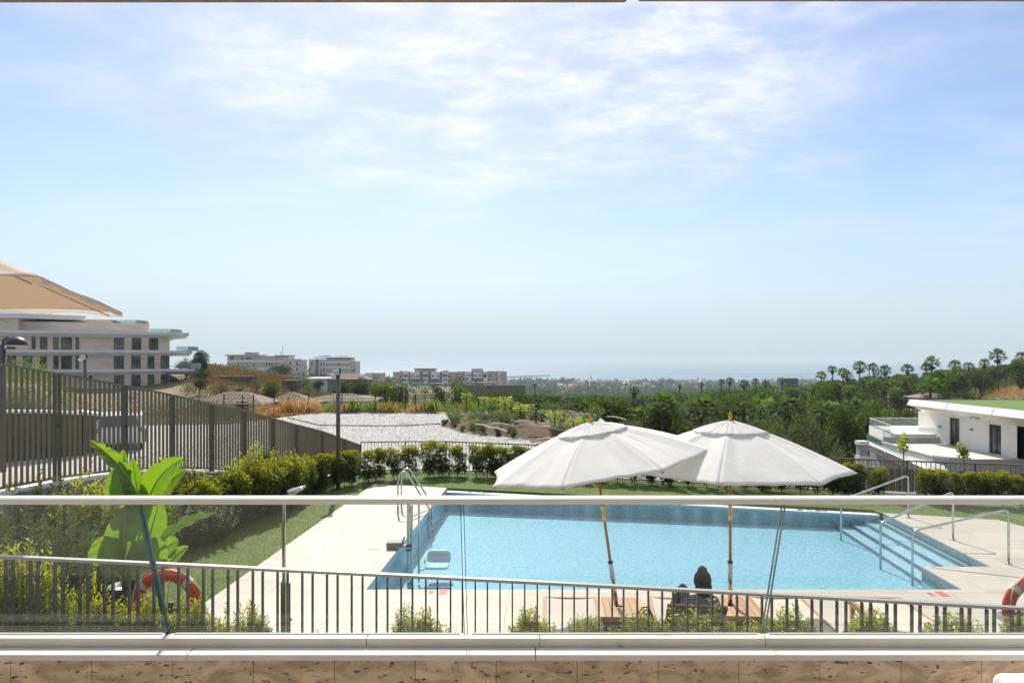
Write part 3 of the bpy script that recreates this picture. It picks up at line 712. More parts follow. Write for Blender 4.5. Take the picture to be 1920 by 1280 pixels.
m_finial = mat('amber_finial', (.75, .33, .03), rough=.35)
umbrella('off-white umbrella standing upright, right of the two by the pool', (2.845, 8.9, .30), 0, 1)
umbrella('off-white umbrella leaning to the left, left of the two by the pool', (1.36, 8.9, .30), R(-8.0), 2, drop=.505)

def big_parasol():
    t = thing('large_parasol', 'large beige square parasol reaching in from the left edge', 'umbrella', (-7.0, 7.6, -.02))
    A = Vector((-7.0, 7.7, 5.18)); ring = [P(230, 586, 8.0), P(78, 520, 6.7), P(-160, 524, 5.9), P(-620, 560, 7.2), P(-560, 560, 9.6), P(-170, 579, 9.8)]
    m_b = fabricmat('beige_canvas', (.80, .69, .57), .45); b = MB(); n = len(ring)
    for i in range(n):
        a, q = ring[i], ring[(i+1) % n]
        def fn(u, v, a=a, q=q):
            e = a.lerp(q, u); sag = math.sin(u*math.pi); e = e+(A-e)*(.03*sag)
            p = e.lerp(A, v); p.z -= .16*math.sin(v*math.pi)*(.15+sag*.9); p.z += mnoise.noise(p*2.2)*.025*(1-v)*sag; return p
        b.grid(fn, 12, 12)
    o = b.build('canopy', m_b, t, True); so = o.modifiers.new('cloth', 'SOLIDIFY'); so.thickness = .005
    for i in (0, 5):
        a, q = ring[i], ring[(i+1) % n]; b = MB()
        b.grid(lambda u, v, a=a, q=q: a.lerp(q, u)+Vector((0, 0, -.005-.04*v*(1+.4*math.sin(u*21))))+(A-a.lerp(q, u))*(.03*math.sin(u*math.pi)), 16, 1)
        b.build('hem', m_b, t, True)
    for p in ring:
        b = MB(); b.beam(p.lerp(A, .06)-Vector((0, 0, .11)), A-Vector((0, 0, .12)), .014, .012); b.build('rib', m_b, t)
    b = MB(); b.tube([(-7, 7.6, 0), (-7, 7.6, 5.2)], .04, 12); b.build('pole', m_dark, t, True)
    b = MB(); b.box((-7, 7.6, .03), (.9, .9, .1)); b.build('base', m_conc, t)
big_parasol()
# ================================================================ POOL FURNITURE
m_sling = fabricmat('cream_sling', (.62, .58, .50), .12)
def lounger(label, x, yf, back=0.0, rz=-.0547, zt_=.30, yl=2.0, hb=1.18):
    """foot end at yf (towards the pool), head end nearer; back = backrest angle"""
    t = thing('sun_lounger', label, 'sun lounger', (x, yf, 0), 'teak sun loungers beside the pool', world=False)
    W = .72; L_ = yl   # seat length before the hinge
    for sx in (0, W-.045):
        b = MB(); b.box2((sx, -L_ if not back else -L_, zt_-.075), (sx+.045, 0, zt_)); b.build('side_rail', m_teak, t, bevel=.004)
    b = MB(); b.box2((.046, -.05, zt_-.065), (W-.046, 0, zt_-.002)); b.build('end_rail', m_teak, t, bevel=.004)
    b = MB(); b.box2((.046, -L_, zt_-.065), (W-.046, -L_+.05, zt_-.002)); b.build('end_rail', m_teak, t, bevel=.004)
    for sx in (.0, W-.05):
        for y in (-.16, -L_+.08):
            b = MB(); b.box2((sx+.003, y-.05, 0), (sx+.047, y, zt_-.076)); b.build('leg', m_teak, t)
    b = MB(); b.grid(lambda u, v: (.046+(W-.092)*u, -.03-(hb-.03)*v, zt_-.004-.014*math.sin(u*math.pi)), 8, 10); b.build('sling', m_sling, t, True)
    ca, sa = math.cos(back), math.sin(back); hl = L_-hb-.06
    def bp(u, w, h=0): return (u, -hb-w*ca-h*sa*-1*0-h*(-sa)*0, zt_+w*sa+h)
    for sx in (.05, W-.09):
        b = MB(); b.beam((sx+.02, -hb, zt_-.01), (sx+.02, -hb-hl*ca, zt_-.01+hl*sa), .04, .035); b.build('backrest_rail', m_teak, t)
    b = MB(); b.beam((.05, -hb-hl*ca, zt_-.01+hl*sa), (W-.05, -hb-hl*ca, zt_-.01+hl*sa), .045, .04); b.build('backrest_top', m_teak, t)
    b = MB(); b.grid(lambda u, v: (.09+(W-.18)*u, -hb-(hl-.02)*v*ca-.03*math.sin(u*math.pi)*sa, zt_-.01+(hl-.02)*v*sa-.03*math.sin(u*math.pi)*ca), 8, 8); b.build('backrest_sling', m_sling, t, True)
    if back:
        for sx in (.10, W-.13):
            b = MB(); b.beam((sx, -hb-hl*.55*ca, zt_-.02+hl*.55*sa), (sx, -hb-hl*.9, zt_-.05), .025, .025); b.build('prop', m_teak, t)
    t.rotation_euler = (0, 0, rz); return t
lounger('teak lounger lying flat, leftmost, left of the leaning umbrella', .42, 9.22)
lg = lounger('teak lounger with raised backrest on which the person sits', 1.83, 9.22, R(48), rz=-.115, yl=2.28, hb=1.44)
lounger('teak lounger lying flat just right of the upright umbrella', 3.17, 9.22)
lounger('teak lounger with lifted backrest, rightmost beside the pool', 4.49, 9.22, R(18))
def side_table(label, x, y, rz=-.0547):
    t = thing('side_table', label, 'side table', (x, y, 0), 'slatted teak tables around the umbrella poles', world=False)
    n = 7; W = .60; D = .72
    for k in range(n):
        xa = -W/2+k*W/n; b = MB()
        if k == 3:
            b.box2((xa+.003, -D/2, .272), (xa+W/n-.003, -.05, .30)); b.box2((xa+.003, .05, .272), (xa+W/n-.003, D/2, .30))
        else: b.box2((xa+.003, -D/2, .272), (xa+W/n-.003, D/2, .30))
        b.build('slat', m_teakdeck, t)
    for y0 in (-D/2, D/2-.03):
        b = MB(); b.box2((-W/2, y0, .19), (W/2, y0+.03, .271)); b.build('apron', m_teak, t)
    for x0 in (-W/2, W/2-.03):
        b = MB(); b.box2((x0, -D/2+.031, .19), (x0+.03, D/2-.031, .271)); b.build('apron', m_teak, t)
    for sx in (-W/2+.01, W/2-.06):
        for sy in (-D/2+.032, D/2-.08):
            b = MB(); b.box2((sx+.021, sy, 0), (sx+.06, sy+.045, .189)); b.build('leg', m_teak, t)
    t.rotation_euler = (0, 0, rz); return t
side_table('slatted teak table around the foot of the leaning umbrella', 1.40, 8.82)
side_table('slatted teak table around the foot of the upright umbrella', 2.845, 8.85)
# umbrella counterweights
for x, lab in ((1.38, 'dark plate under the leaning umbrella inside its table'), (2.845, 'dark plate under the upright umbrella inside its table')):
    b = MB(); b.box((x, 8.86, .09), (.42, .42, .18)); b.top('umbrella_weight', m_dark, lab, 'umbrella base', (x, 8.86, 0), 'umbrella bases')

# ---------------------------------------------------------------- person on the lounger (facing the pool)
def person():
    t = thing('person', 'person with dark bun, grey-blue top and jeans sitting on the lounger, facing the pool', 'person', (2.09, 7.70, .32), world=False)
    J = {'pelvis': (0, 0, .12), 'waist': (0, -.09, .28), 'chest': (.0, -.185, .47), 'upchest': (0, -.215, .585), 'neck': (.0, -.215, .67), 'head0': (0, -.195, .74), 'head1': (.01, -.185, .83), 'head2': (.012, -.195, .90),
         'shL': (-.165, -.21, .585), 'elL': (-.25, -.08, .36), 'wrL': (-.14, .16, .26), 'haL': (-.10, .24, .27),
         'shR': (.165, -.21, .585), 'elR': (.25, -.07, .36), 'wrR': (.12, .15, .28), 'haR': (.07, .23, .28),
         'hipL': (-.10, .02, .11), 'knL': (-.08, .38, .60), 'shnL': (-.19, .36, .38), 'anL': (-.31, .34, .09), 'toL': (-.31, .50, .05),
         'hipR': (.10, .02, .11), 'knR': (.12, .46, .22), 'shnR': (.12, .62, .13), 'anR': (.12, .86, .06), 'toR': (.13, .93, .16)}
    rad = {'pelvis': .145, 'waist': .125, 'chest': .135, 'upchest': .115, 'neck': .052, 'head0': .070, 'head1': .088, 'head2': .075, 'shL': .068, 'shR': .068, 'elL': .042, 'elR': .042, 'wrL': .028, 'wrR': .028, 'haL': .034, 'haR': .034,
           'hipL': .10, 'hipR': .10, 'knL': .066, 'knR': .066, 'shnL': .062, 'shnR': .062, 'anL': .042, 'anR': .042, 'toL': .036, 'toR': .036}
    E = [('pelvis', 'waist'), ('waist', 'chest'), ('chest', 'upchest'), ('upchest', 'neck'), ('neck', 'head0'), ('head0', 'head1'), ('head1', 'head2')]
    for s in 'LR': E += [('upchest', 'sh'+s), ('sh'+s, 'el'+s), ('el'+s, 'wr'+s), ('wr'+s, 'ha'+s), ('pelvis', 'hip'+s), ('hip'+s, 'kn'+s), ('kn'+s, 'shn'+s), ('shn'+s, 'an'+s), ('an'+s, 'to'+s)]
    # fingers, rooted in the palm
    for s, sg in (('L', 1), ('R', -1)):
        h = Vector(J['ha'+s])
        for i, (dx, ln) in enumerate(((-.024, .060), (-.008, .070), (.008, .066), (.024, .052), (.034*sg, .045))):
            a, q = 'f%s%d' % (s, i), 'g%s%d' % (s, i); th = i == 4
            J[a] = tuple(h+Vector((dx+(.01*sg if th else 0), .02 if th else .045, -.004))); J[q] = tuple(h+Vector((dx*1.2+(.02*sg if th else 0), (.03 if th else .045)+ln*.7, -.018-.01*(i % 2))))
            rad[a] = .010; rad[q] = .008; E += [('ha'+s, a), (a, q)]
    names = list(J); me = bpy.data.meshes.new('body'); me.from_pydata([J[n] for n in names], [(names.index(a), names.index(q)) for a, q in E], [])
    o = mesh_obj('body', me, t)
    sk = o.modifiers.new('skin', 'SKIN'); ss = o.modifiers.new('smooth', 'SUBSURF'); ss.levels = 2; ss.render_levels = 2
    for i, n in enumerate(names):
        sv = me.skin_vertices[0].data[i]; r = rad[n]; sv.radius = (r, r*.78) if n in ('chest', 'upchest', 'waist') else (r, r); sv.use_root = n == 'pelvis'
    dg = bpy.context.evaluated_depsgraph_get(); ev = o.evaluated_get(dg); m2 = bpy.data.meshes.new_from_object(ev)
    o.modifiers.clear(); o.data = m2
    m_skin = mat('skin', (.50, .28, .19), rough=.55); m_shirt = mat('grey_blue_cotton', (.21, .24, .30), (.16, .185, .24), .9, 18, bump=.008, bscale=30, coord='obj'); m_jean = mat('blue_grey_denim', (.15, .18, .21), (.10, .125, .15), .95, 25, bump=.006, bscale=60, coord='obj')
    m2.materials.clear(); [m2.materials.append(q) for q in (m_skin, m_shirt, m_jean)]
    def seg(p, a, q):
        a = Vector(J[a]); q = Vector(J[q]); d = q-a; u = max(0, min(1, (p-a).dot(d)/d.dot(d))); return (p-(a+d*u)).length
    segs = [(e, 2 if any(n[:3] in ('hip', 'knL', 'knR', 'shn') for n in e) and 'to' not in e[1][:2] else 0 if any(n[:2] in ('to', 'he', 'ha', 'ne', 'wr') or n[0] in 'fg' for n in e) else 1) for e in E if e[0][0] not in 'f']
    for pg in m2.polygons:
        p = pg.center; best = min(segs, key=lambda s: seg(p, *s[0])-rad[s[0][0]]*.5); pg.material_index = best[1]; pg.use_smooth = True
        if best[1] == 1 and p.z < .13: pg.material_index = 2
        if best[0] == ('upchest', 'neck') and p.z < .635: pg.material_index = 1
    # hair: long dark mass with a raised bun, uneven strands
    m_hair = mat('dark_brown_hair', (.030, .020, .015), (.07, .048, .032), .55, 6, stretch=(30, 30, 3), coord='obj', bump=.02, bscale=14)
    b = MB(); hc = Vector((.012, -.205, .845))
    def blob(c, rx, ry, rzr, sd, flat=0):
        def fn(u, v):
            th = u*2*math.pi; ph = v*math.pi; d = Vector((math.sin(ph)*math.cos(th), math.sin(ph)*math.sin(th), math.cos(ph)))
            k = 1+.07*math.sin(th*11+d.z*5+sd)+.10*mnoise.noise(d*2.6+Vector((sd, 0, 0)))
            return Vector(c)+Vector((d.x*rx*k, d.y*ry*k, d.z*rzr*k))
        b.grid(fn, 40, 22)
    blob(hc, .102, .108, .125, 1); blob((.012, -.245, .76), .098, .060, .125, 3); blob((.0, -.235, .965), .058, .055, .06, 5)
    b.build('hair', m_hair, t, True)
    # face
    for sx in (-.030, .034):
        b = MB(); b.lathe([(.001, -.012), (.010, -.006), (.012, 0), (.010, .006), (.001, .012)], (sx+.002, -.108, .838), 10); b.build('eye', m_dark, t, True)
    b = MB(); b.tube([(.003, -.10, .845), (.003, -.082, .815), (.003, -.095, .805)], [.008, .013, .010], 8); b.build('nose', m_skin, t, True)
    b = MB(); b.tube([(-.018, -.105, .782), (.003, -.097, .780), (.024, -.105, .782)], [.004, .007, .004], 8); b.build('mouth', mat('lips', (.4, .14, .12)), t, True)
    for sx, sy in ((-.092, -.19), (.114, -.19)):
        b = MB(); b.lathe([(.002, -.028), (.014, -.01), (.016, .012), (.004, .028)], (sx, sy, .825), 10, .5, 1); b.build('ear', m_skin, t, True)
    for q in ('L', 'R'):
        b = MB(); a = Vector(J['an'+q]); e = Vector(J['to'+q]); b.tube([a+(a-e)*.2, a.lerp(e, .4), e+(e-a)*.2], [.040, .045, .034], 10); b.build('shoe', m_white, t, True)
    t.scale = (.88, .88, .88)
    return t
person()
# dark tote bag on the deck by the table
def tote():
    c = Vector((1.60, 8.15, 0)); t = thing('bag', 'dark handbag with an arched handle standing on the deck beside the lounger', 'bag', c)
    b = MB(); b.prism([(c.x-.17, c.y-.07), (c.x+.17, c.y-.07), (c.x+.17, c.y+.07), (c.x-.17, c.y+.07)], .005, .34); b.build('body', mat('navy_leather', (.02, .022, .03), rough=.5), t, bevel=.03)
    for dy in (-.05, .05):
        b = MB(); b.tube([c+Vector((-.09*math.cos(a), dy, .32+.20*math.sin(a))) for a in np.linspace(0, math.pi, 12)], .009, 6); b.build('handle', m_black, t, True)
tote()

# ---------------------------------------------------------------- pool handrails on the right
def arc_pts(pts, r=.07, n=5):
    out = [Vector(pts[0])]
    for i in range(1, len(pts)-1):
        p = Vector(pts[i]); a = (Vector(pts[i-1])-p).normalized(); q = (Vector(pts[i+1])-p).normalized()
        for k in range(n+1):
            u = k/n; out.append((p+a*r*(1-u)).lerp(p+q*r*u, u) if False else (p+a*r)*(1-u)**2+p*2*u*(1-u)+(p+q*r)*u*u)
    out.append(Vector(pts[-1])); return out
hr = [((1703, 970), (1577, 984), 'far'), ((1787, 1012), (1651, 1034), 'middle'), ((1891, 1057), (1737, 1061), 'near')]
for (bx, by), (wx, wy), w_ in hr:
    g = G(bx, by, 0); q = G(wx, wy, -.12)
    if w_ == 'near': q = G(1737, 1063, -.0); q = Vector((6.98, 11.9, -.12))
    top_r = Vector((g.x, g.y, .93)); low = Vector((q.x, q.y, .42 if w_ != 'near' else .50))
    t = thing('pool_handrail', 'bent stainless handrail over the pool steps, %s one of the three' % w_, 'handrail', g, 'stainless handrails over the pool steps')
    b = MB(); b.tube(arc_pts([g, top_r, low, (q.x, q.y, -.45)], .10), .021, 12); b.build('tube', m_steel, t, True)
    b = MB(); b.lathe([(.055, 0), (.055, .008), (.03, .014)], g+Vector((0, 0, .001)), 16); b.build('flange', m_steel, t)
# ladder
t = thing('pool_ladder', 'stainless pool ladder with two tall curved grab rails at the left pool edge', 'ladder', (-2.5, 15.7, 0))
for y in (15.55, 16.05):
    b = MB(); x0, x1 = -2.60, -1.93
    pts = [Vector((x0, y, 0)), Vector((x0, y, .74))]+[Vector((x0+.13-.13*math.cos(a), y, .74+.18*math.sin(a))) for a in np.linspace(.2, 2.5, 9)]+[Vector((x1+.04, y, .10)), Vector((x1+.05, y, -.02)), Vector((x1+.05, y, -.60))]
    b.tube(pts, .022, 12); b.build('grab_rail', m_steel, t, True)
    b = MB(); b.lathe([(.06, 0), (.06, .01), (.03, .02)], (x0, y, .001), 16); b.build('flange', m_steel, t)
for z in (-.22, -.42):
    b = MB(); b.box((-1.88, 15.8, z), (.08, .5, .025)); b.build('step', m_steel, t)
# pool lift
c = Vector((-1.86, 12.45, -.12)); t = thing('pool_lift', 'stainless pool lift post with a white seat lowered into the water', 'pool lift', (c.x, c.y, -.6))
b = MB(); b.box2((c.x-.055, c.y-.04, -.6), (c.x-.01, c.y+.04, .86)); b.box2((c.x+.0, c.y-.03, -.6), (c.x+.05, c.y+.03, .84)); b.build('post', m_steel, t, bevel=.004)
b = MB(); x0 = c.x+.0; b.tube([Vector((x0+.0, c.y-.06, .72)), Vector((x0, c.y-.06, .88))]+[Vector((x0+.085-.085*math.cos(a), c.y-.06, .90+.075*math.sin(a))) for a in np.linspace(.3, 2.84, 7)]+[Vector((x0+.17, c.y-.06, .86)), Vector((x0+.17, c.y-.06, -.55))], .02, 12); b.build('hook_tube', m_steel, t, True)
b = MB(); b.box((c.x-.30, c.y+.18, .07), (.30, .22, .11)); b.build('motor_box', mat('grey_plastic', (.22, .21, .20), rough=.6), t, bevel=.015)
b = MB(); b.tube([(c.x-.30, c.y+.05, .02), (c.x-.14, c.y+.05, .05), (c.x-.05, c.y, .09)], .022, 8); b.tube([(c.x-.15, c.y+.1, .12), (c.x-.10, c.y, .26)], .02, 8); b.build('actuator', m_steel, t, True)
b = MB(); b.box((c.x-.02, c.y, .10), (.12, .12, .05)); b.box((c.x-.02, c.y, .02), (.10, .10, .03)); b.build('bracket', m_dark, t)
m_seat = mat('white_plastic', (.78, .80, .80), rough=.4)
sc_ = Vector((c.x+.50, c.y+.02, -.30))
def rrect(w, d, r, n=5): return [(sx*(w/2-r)+r*math.cos(a), sy*(d/2-r)+r*math.sin(a)) for sx, sy, a0 in ((1, 1, 0), (-1, 1, 1), (-1, -1, 2), (1, -1, 3)) for a in [(a0+k/n)*math.pi/2 for k in range(n+1)]]
b = MB(); b.prism([(sc_.x+x, sc_.y+y) for x, y in rrect(.42, .40, .09)], sc_.z, sc_.z+.05); b.build('seat', m_seat, t, bevel=.015)
b = MB(); M = Matrix.Translation(sc_+Vector((0, .26, .10))) @ Matrix.Rotation(R(78), 4, 'X'); m = MB(); m.prism(rrect(.44, .26, .09), -.02, .02); b.add([M @ Vector(q) for q in m.v], m.f); b.build('backrest', m_seat, t, bevel=.01)
b = MB(); b.tube([(c.x+.17, c.y-.06, -.35), (sc_.x-.2, sc_.y, -.33)], .018, 8); b.tube([(sc_.x-.22, sc_.y-.1, -.20), (sc_.x-.24, sc_.y+.16, -.13)], .016, 8); b.build('arm', m_seat, t, True)
b = MB(); b.box((sc_.x+.05, sc_.y-.45, -.52), (.46, .14, .03)); b.build('footrest', mat('blue_grey_plastic', (.10, .22, .30)), t, bevel=.01)

# shower
sx, sy = -2.44, 7.3; t = thing('outdoor_shower', 'slim stainless outdoor shower bending right to a square head', 'shower', (sx, sy, 0))
b = MB(); b.tube(arc_pts([(sx, sy, 1.05), (sx, sy, 2.0), (sx+.20, sy+.0, 2.12)], .08), .020, 12); b.build('pipe', m_steel, t, True)
b = MB(); b.box((sx+.135, sy, 2.105), (.16, .14, .028), M=Matrix.Rotation(R(-14), 4, 'Y')); b.build('shower_head', m_steel, t, bevel=.006)
b = MB(); b.box((sx, sy, .56), (.055, .055, 1.12)); b.build('column', m_steel, t, bevel=.006)
b = MB(); b.tube([(sx+.06, sy, 0), (sx+.06, sy, 1.1)], .012, 8); b.tube([(sx+.045, sy, .72), (sx+.085, sy-.02, .72)], .014, 8); b.build('side_pipe', m_dark, t, True)

# life rings
m_ring = mat('orange_red_buoy', (.70, .075, .035), (.62, .06, .03), .45, 5, bump=.001, bscale=80); m_band = mat('grey_white_band', (.60, .60, .57), rough=.5); m_rope = mat('cream_rope', (.62, .56, .45), rough=.9)
def life_ring(label, c, r, tilt_, rot0):
    t = thing('life_ring', label, 'life ring', (c[0], c[1], 0), 'orange life rings on posts')
    c = Vector(c); M = Matrix.Rotation(tilt_, 4, 'Z') @ Matrix.Rotation(R(90), 4, 'X')
    n, m = 72, 14; b = MB(); pts = []
    for i in range(n):
        a = 2*math.pi*i/n
        for j in range(m):
            p = 2*math.pi*j/m; rr_ = r+.062*math.cos(p)*1.05; pts.append(c+(M @ Vector((rr_*math.cos(a), rr_*math.sin(a), .045*math.sin(p)))))
    fs = [(i*m+j, i*m+(j+1) % m, ((i+1) % n)*m+(j+1) % m, ((i+1) % n)*m+j) for i in range(n) for j in range(m)]
    b.add(pts, fs); b.build('ring', m_ring, t, True)
    for k in range(4):
        a0 = rot0+k*math.pi/2; b = MB(); pts = []
        for i in range(4):
            a = a0+(i-1.5)*.06
            for j in range(m):
                p = 2*math.pi*j/m; rr_ = r+.066*math.cos(p)*1.05; pts.append(c+(M @ Vector((rr_*math.cos(a), rr_*math.sin(a), .049*math.sin(p)))))
        b.add(pts, [(i*m+j, i*m+(j+1) % m, (i+1)*m+(j+1) % m, (i+1)*m+j) for i in range(3) for j in range(m)]); b.build('band', m_band, t, True)
        pts = []
        for i in range(13):
            u = i/12; a = a0+u*math.pi/2; rr_ = r+.07-.06*math.sin(u*math.pi)*(1 if k in (1, 2) else -.6)
            pts.append(c+(M @ Vector((rr_*math.cos(a), rr_*math.sin(a), .05))))
        b = MB(); b.tube(pts, .007, 6); b.build('rope', m_rope, t, True)
    b = MB(); b.box((c.x, c.y+.10, c.z/2), (.05, .05, c.z+.0)); b.build('post', m_dark, t)
    b = MB(); b.box((c.x, c.y+.06, c.z-.07), (r*2+.10, .03, .05)); b.build('bracket', m_frame, t)
    for s in (-1, 1):
        b = MB(); b.box((c.x+s*(r+.065), c.y+.0, c.z-.075), (.05, .14, .06)); b.build('hook', m_steel, t, bevel=.005)
    b = MB(); b.tube([c+Vector((.05, -.03, r)), c+Vector((.03, -.05, .05)), c+Vector((.015, -.05, -.25))], .007, 6); b.build('hanging_rope', m_rope, t, True)
life_ring('orange-red life ring on a post in front of the banana plant, left', (-3.60, 7.12, .93), .315, 0, R(48))
life_ring('orange-red life ring partly cut by the right picture edge', (5.49, 7.12, .88), .315, 0, R(48))

# lamp posts
def flood(label, px, ytop, d, zb):
    p = P(px, ytop+8, d); t = thing('lamp_post', label, 'lamp post', (p.x, p.y, zb), 'slim posts with small box lights')
    b = MB(); b.tube([(p.x, p.y, zb), (p.x, p.y, p.z)], .055, 12); b.build('post', m_fpost, t, True)
    b = MB(); b.box((p.x-.05, p.y-.02, p.z+.02), (.17, .16, .15), M=Matrix.Rotation(R(-10), 4, 'Y')); b.build('light_head', mat('beige_lamp_housing', (.5, .46, .40), rough=.5), t, bevel=.02)
    b = MB(); b.box((p.x-.11, p.y-.09, p.z-.04), (.12, .08, .07)); b.build('lens', m_white, t, bevel=.01)
    b = MB(); b.tube([(p.x+.04, p.y, p.z-.02), (p.x+.04, p.y, p.z+.14)], .035, 8); b.build('sensor', m_fpost, t)
flood('slim dark lamp post with a box light standing in the far hedge', 634, 692, 18.4, -.05)
flood('slim dark lamp post with a box light rising behind the left fence', 160, 664, 22.5, -.2)
p = P(6, 640, 19); t = thing('street_lamp', 'dark street lamp with a domed mushroom head at the left edge', 'street lamp', (p.x, p.y, roadz(19)-.1))
b = MB(); b.tube([(p.x, p.y, 0), (p.x, p.y, p.z-.1)], .075, 12); b.tube([(p.x, p.y, p.z-.12), (p.x, p.y, p.z+.05), (p.x+.15, p.y, p.z+.10), (p.x+.3, p.y, p.z+.06)], .035, 10); b.build('post', m_dark, t, True)
q = P(31, 647, 19); b = MB(); b.lathe([(.27, 0), (.275, .03), (.24, .12), (.16, .20), (.05, .235), (.01, .24)], q, 24); b.build('dome', m_black, t, True)
b = MB(); b.lathe([(.12, -.04), (.22, -.03), (.26, -.002)], q, 24); b.build('diffuser', mat('lamp_diffuser', (.55, .48, .38), rough=.5), t, True)

# speed sign
c = P(252, 773, 24); t = thing('speed_sign', 'white speed sign with a red circle and 30 above red print, seen through the fence', 'sign', (c.x, c.y, -.2))
b = MB(); b.box((c.x, c.y, c.z+.36), (.44, .02, .80)); b.build('plate', m_white, t)
M = Matrix.Translation((c.x, c.y-.016, c.z+.50)) @ Matrix.Rotation(R(90), 4, 'X'); b = MB(); n = 40
for i in range(n):
    a0, a1 = 2*math.pi*i/n, 2*math.pi*(i+1)/n
    b.add([M @ Vector((r_*math.cos(a), r_*math.sin(a), 0)) for r_, a in ((.15, a0), (.20, a0), (.20, a1), (.15, a1))], [(0, 1, 2, 3)])
b.build('red_circle', m_red, t)
text('30', 'figures', m_black, (c.x, c.y-.014, c.z+.50), (R(90), 0, 0), .2, t)
for k in range(5):
    b = MB(); b.box((c.x, c.y-.013, c.z+.22-.045*k), (.34-.03*(k % 2), .004, .024)); b.build('red_line', m_red, t)
b = MB(); b.tube([(c.x, c.y+.03, -.2), (c.x, c.y+.03, c.z+.7)], .03, 8); b.build('post', m_rail, t)

# parked car behind the fence
def car():
    y0 = 29.0; x0 = (228-960)/F*y0; z0 = -.2; t = thing('parked_car', 'white hatchback parked beyond the left fence', 'car', (x0, y0, z0), world=False)
    prof = [(-2.0, .32), (-2.05, .55), (-2.0, .92), (-1.62, 1.42), (-1.2, 1.50), (.1, 1.48), (.85, 1.02), (1.75, .86), (2.02, .66), (2.05, .38), (1.9, .28), (-1.9, .28)]
    m_car = mat('white_car_paint', (.72, .72, .72), rough=.25, coat=.6)
    b = MB(); b.xprism(prof, -.86, .86); o = b.build('body', m_car, t, bevel=.09, seg=3)
    b = MB(); b.add([(-.70, -1.985, 1.0), (.70, -1.985, 1.0), (.60, -1.665, 1.40), (-.60, -1.665, 1.40)], [(0, 1, 2, 3)]); b.v = [(x, y-.03, z) for x, y, z in b.v]; b.build('rear_window', m_winglass, t)
    for s in (-1, 1):
        b = MB(); b.add([(s*.875, -1.5, .98), (s*.875, .62, .98), (s*.875, .05, 1.38), (s*.875, -1.35, 1.38)], [(0, 1, 2, 3)]); b.build('side_window', m_winglass, t)
        b = MB(); b.box((s*.76, -2.03, .85), (.11, .06, .20)); b.build('tail_light', m_red, t, bevel=.02)
        b = MB(); b.box((s*.66, 2.0, .66), (.30, .08, .14)); b.build('headlight', m_glassy, t, bevel=.02)
        b = MB(); b.box((s*.95, .55, 1.0), (.12, .10, .12)); b.build('mirror', m_car, t, bevel=.02)
        for y in (-1.25, 1.3):
            b = MB(); b.xprism([(y+.32*math.cos(a), .32+.32*math.sin(a)) for a in np.linspace(0, 6.283, 21)[:-1]], s*.70, s*.885); w = b.build('wheel', m_black, t)
            b = MB(); b.xprism([(y+.2*math.cos(a), .32+.2*math.sin(a)) for a in np.linspace(0, 6.283, 13)[:-1]], s*.886, s*.90); b.build('rim', m_steel, w)
    b = MB(); b.box((0, -2.07, .62), (.5, .02, .11)); b.build('number_plate', m_white, t)
    t.rotation_euler = (0, 0, R(27))
m_glassy = mat('lamp_glass', (.6, .62, .65), rough=.1)
car()
# ================================================================ BUILDINGS
m_clad = mat('travertine_cladding', (.74, .59, .46), (.60, .47, .36), .8, 1.2, 8, stretch=(.35, .35, 2.5), rand=.06)
m_bandw = mat('pale_band', (.74, .73, .72), (.68, .67, .66), .7, .5)
m_bglass = glassmat('balcony_glass', (.72, .84, .83), .05, .22, (.55, .64, .64))
def window(root, c, ux, n, w, h, panes=2, fm=None, gm=None, dep=.10):
    """window centred at c on a wall with direction ux and outward normal n; frame proud 2 cm, glass behind its face"""
    fm = fm or m_frame; gm = gm or m_winglass; c = Vector(c); M = Matrix((ux, -n, Vector((0, 0, 1)))).transposed().to_4x4()
    b = MB()
    for s in (-1, 1): b.box(c+ux*s*(w/2-.04)+n*.02, (.08, dep, h), M=M)
    for s in (-1, 1): b.box(c+Vector((0, 0, s*(h/2-.04)))+n*.02, (w-.16, dep, .08), M=M)
    for k in range(1, panes): b.box(c+ux*(-w/2+w*k/panes)+n*.02, (.06, dep*.8, h-.16), M=M)
    f = b.build('window', fm, root)
    b = MB(); b.box(c+n*.005, (w-.16, .03, h-.16), M=M); b.build('pane', gm, f)
    return f
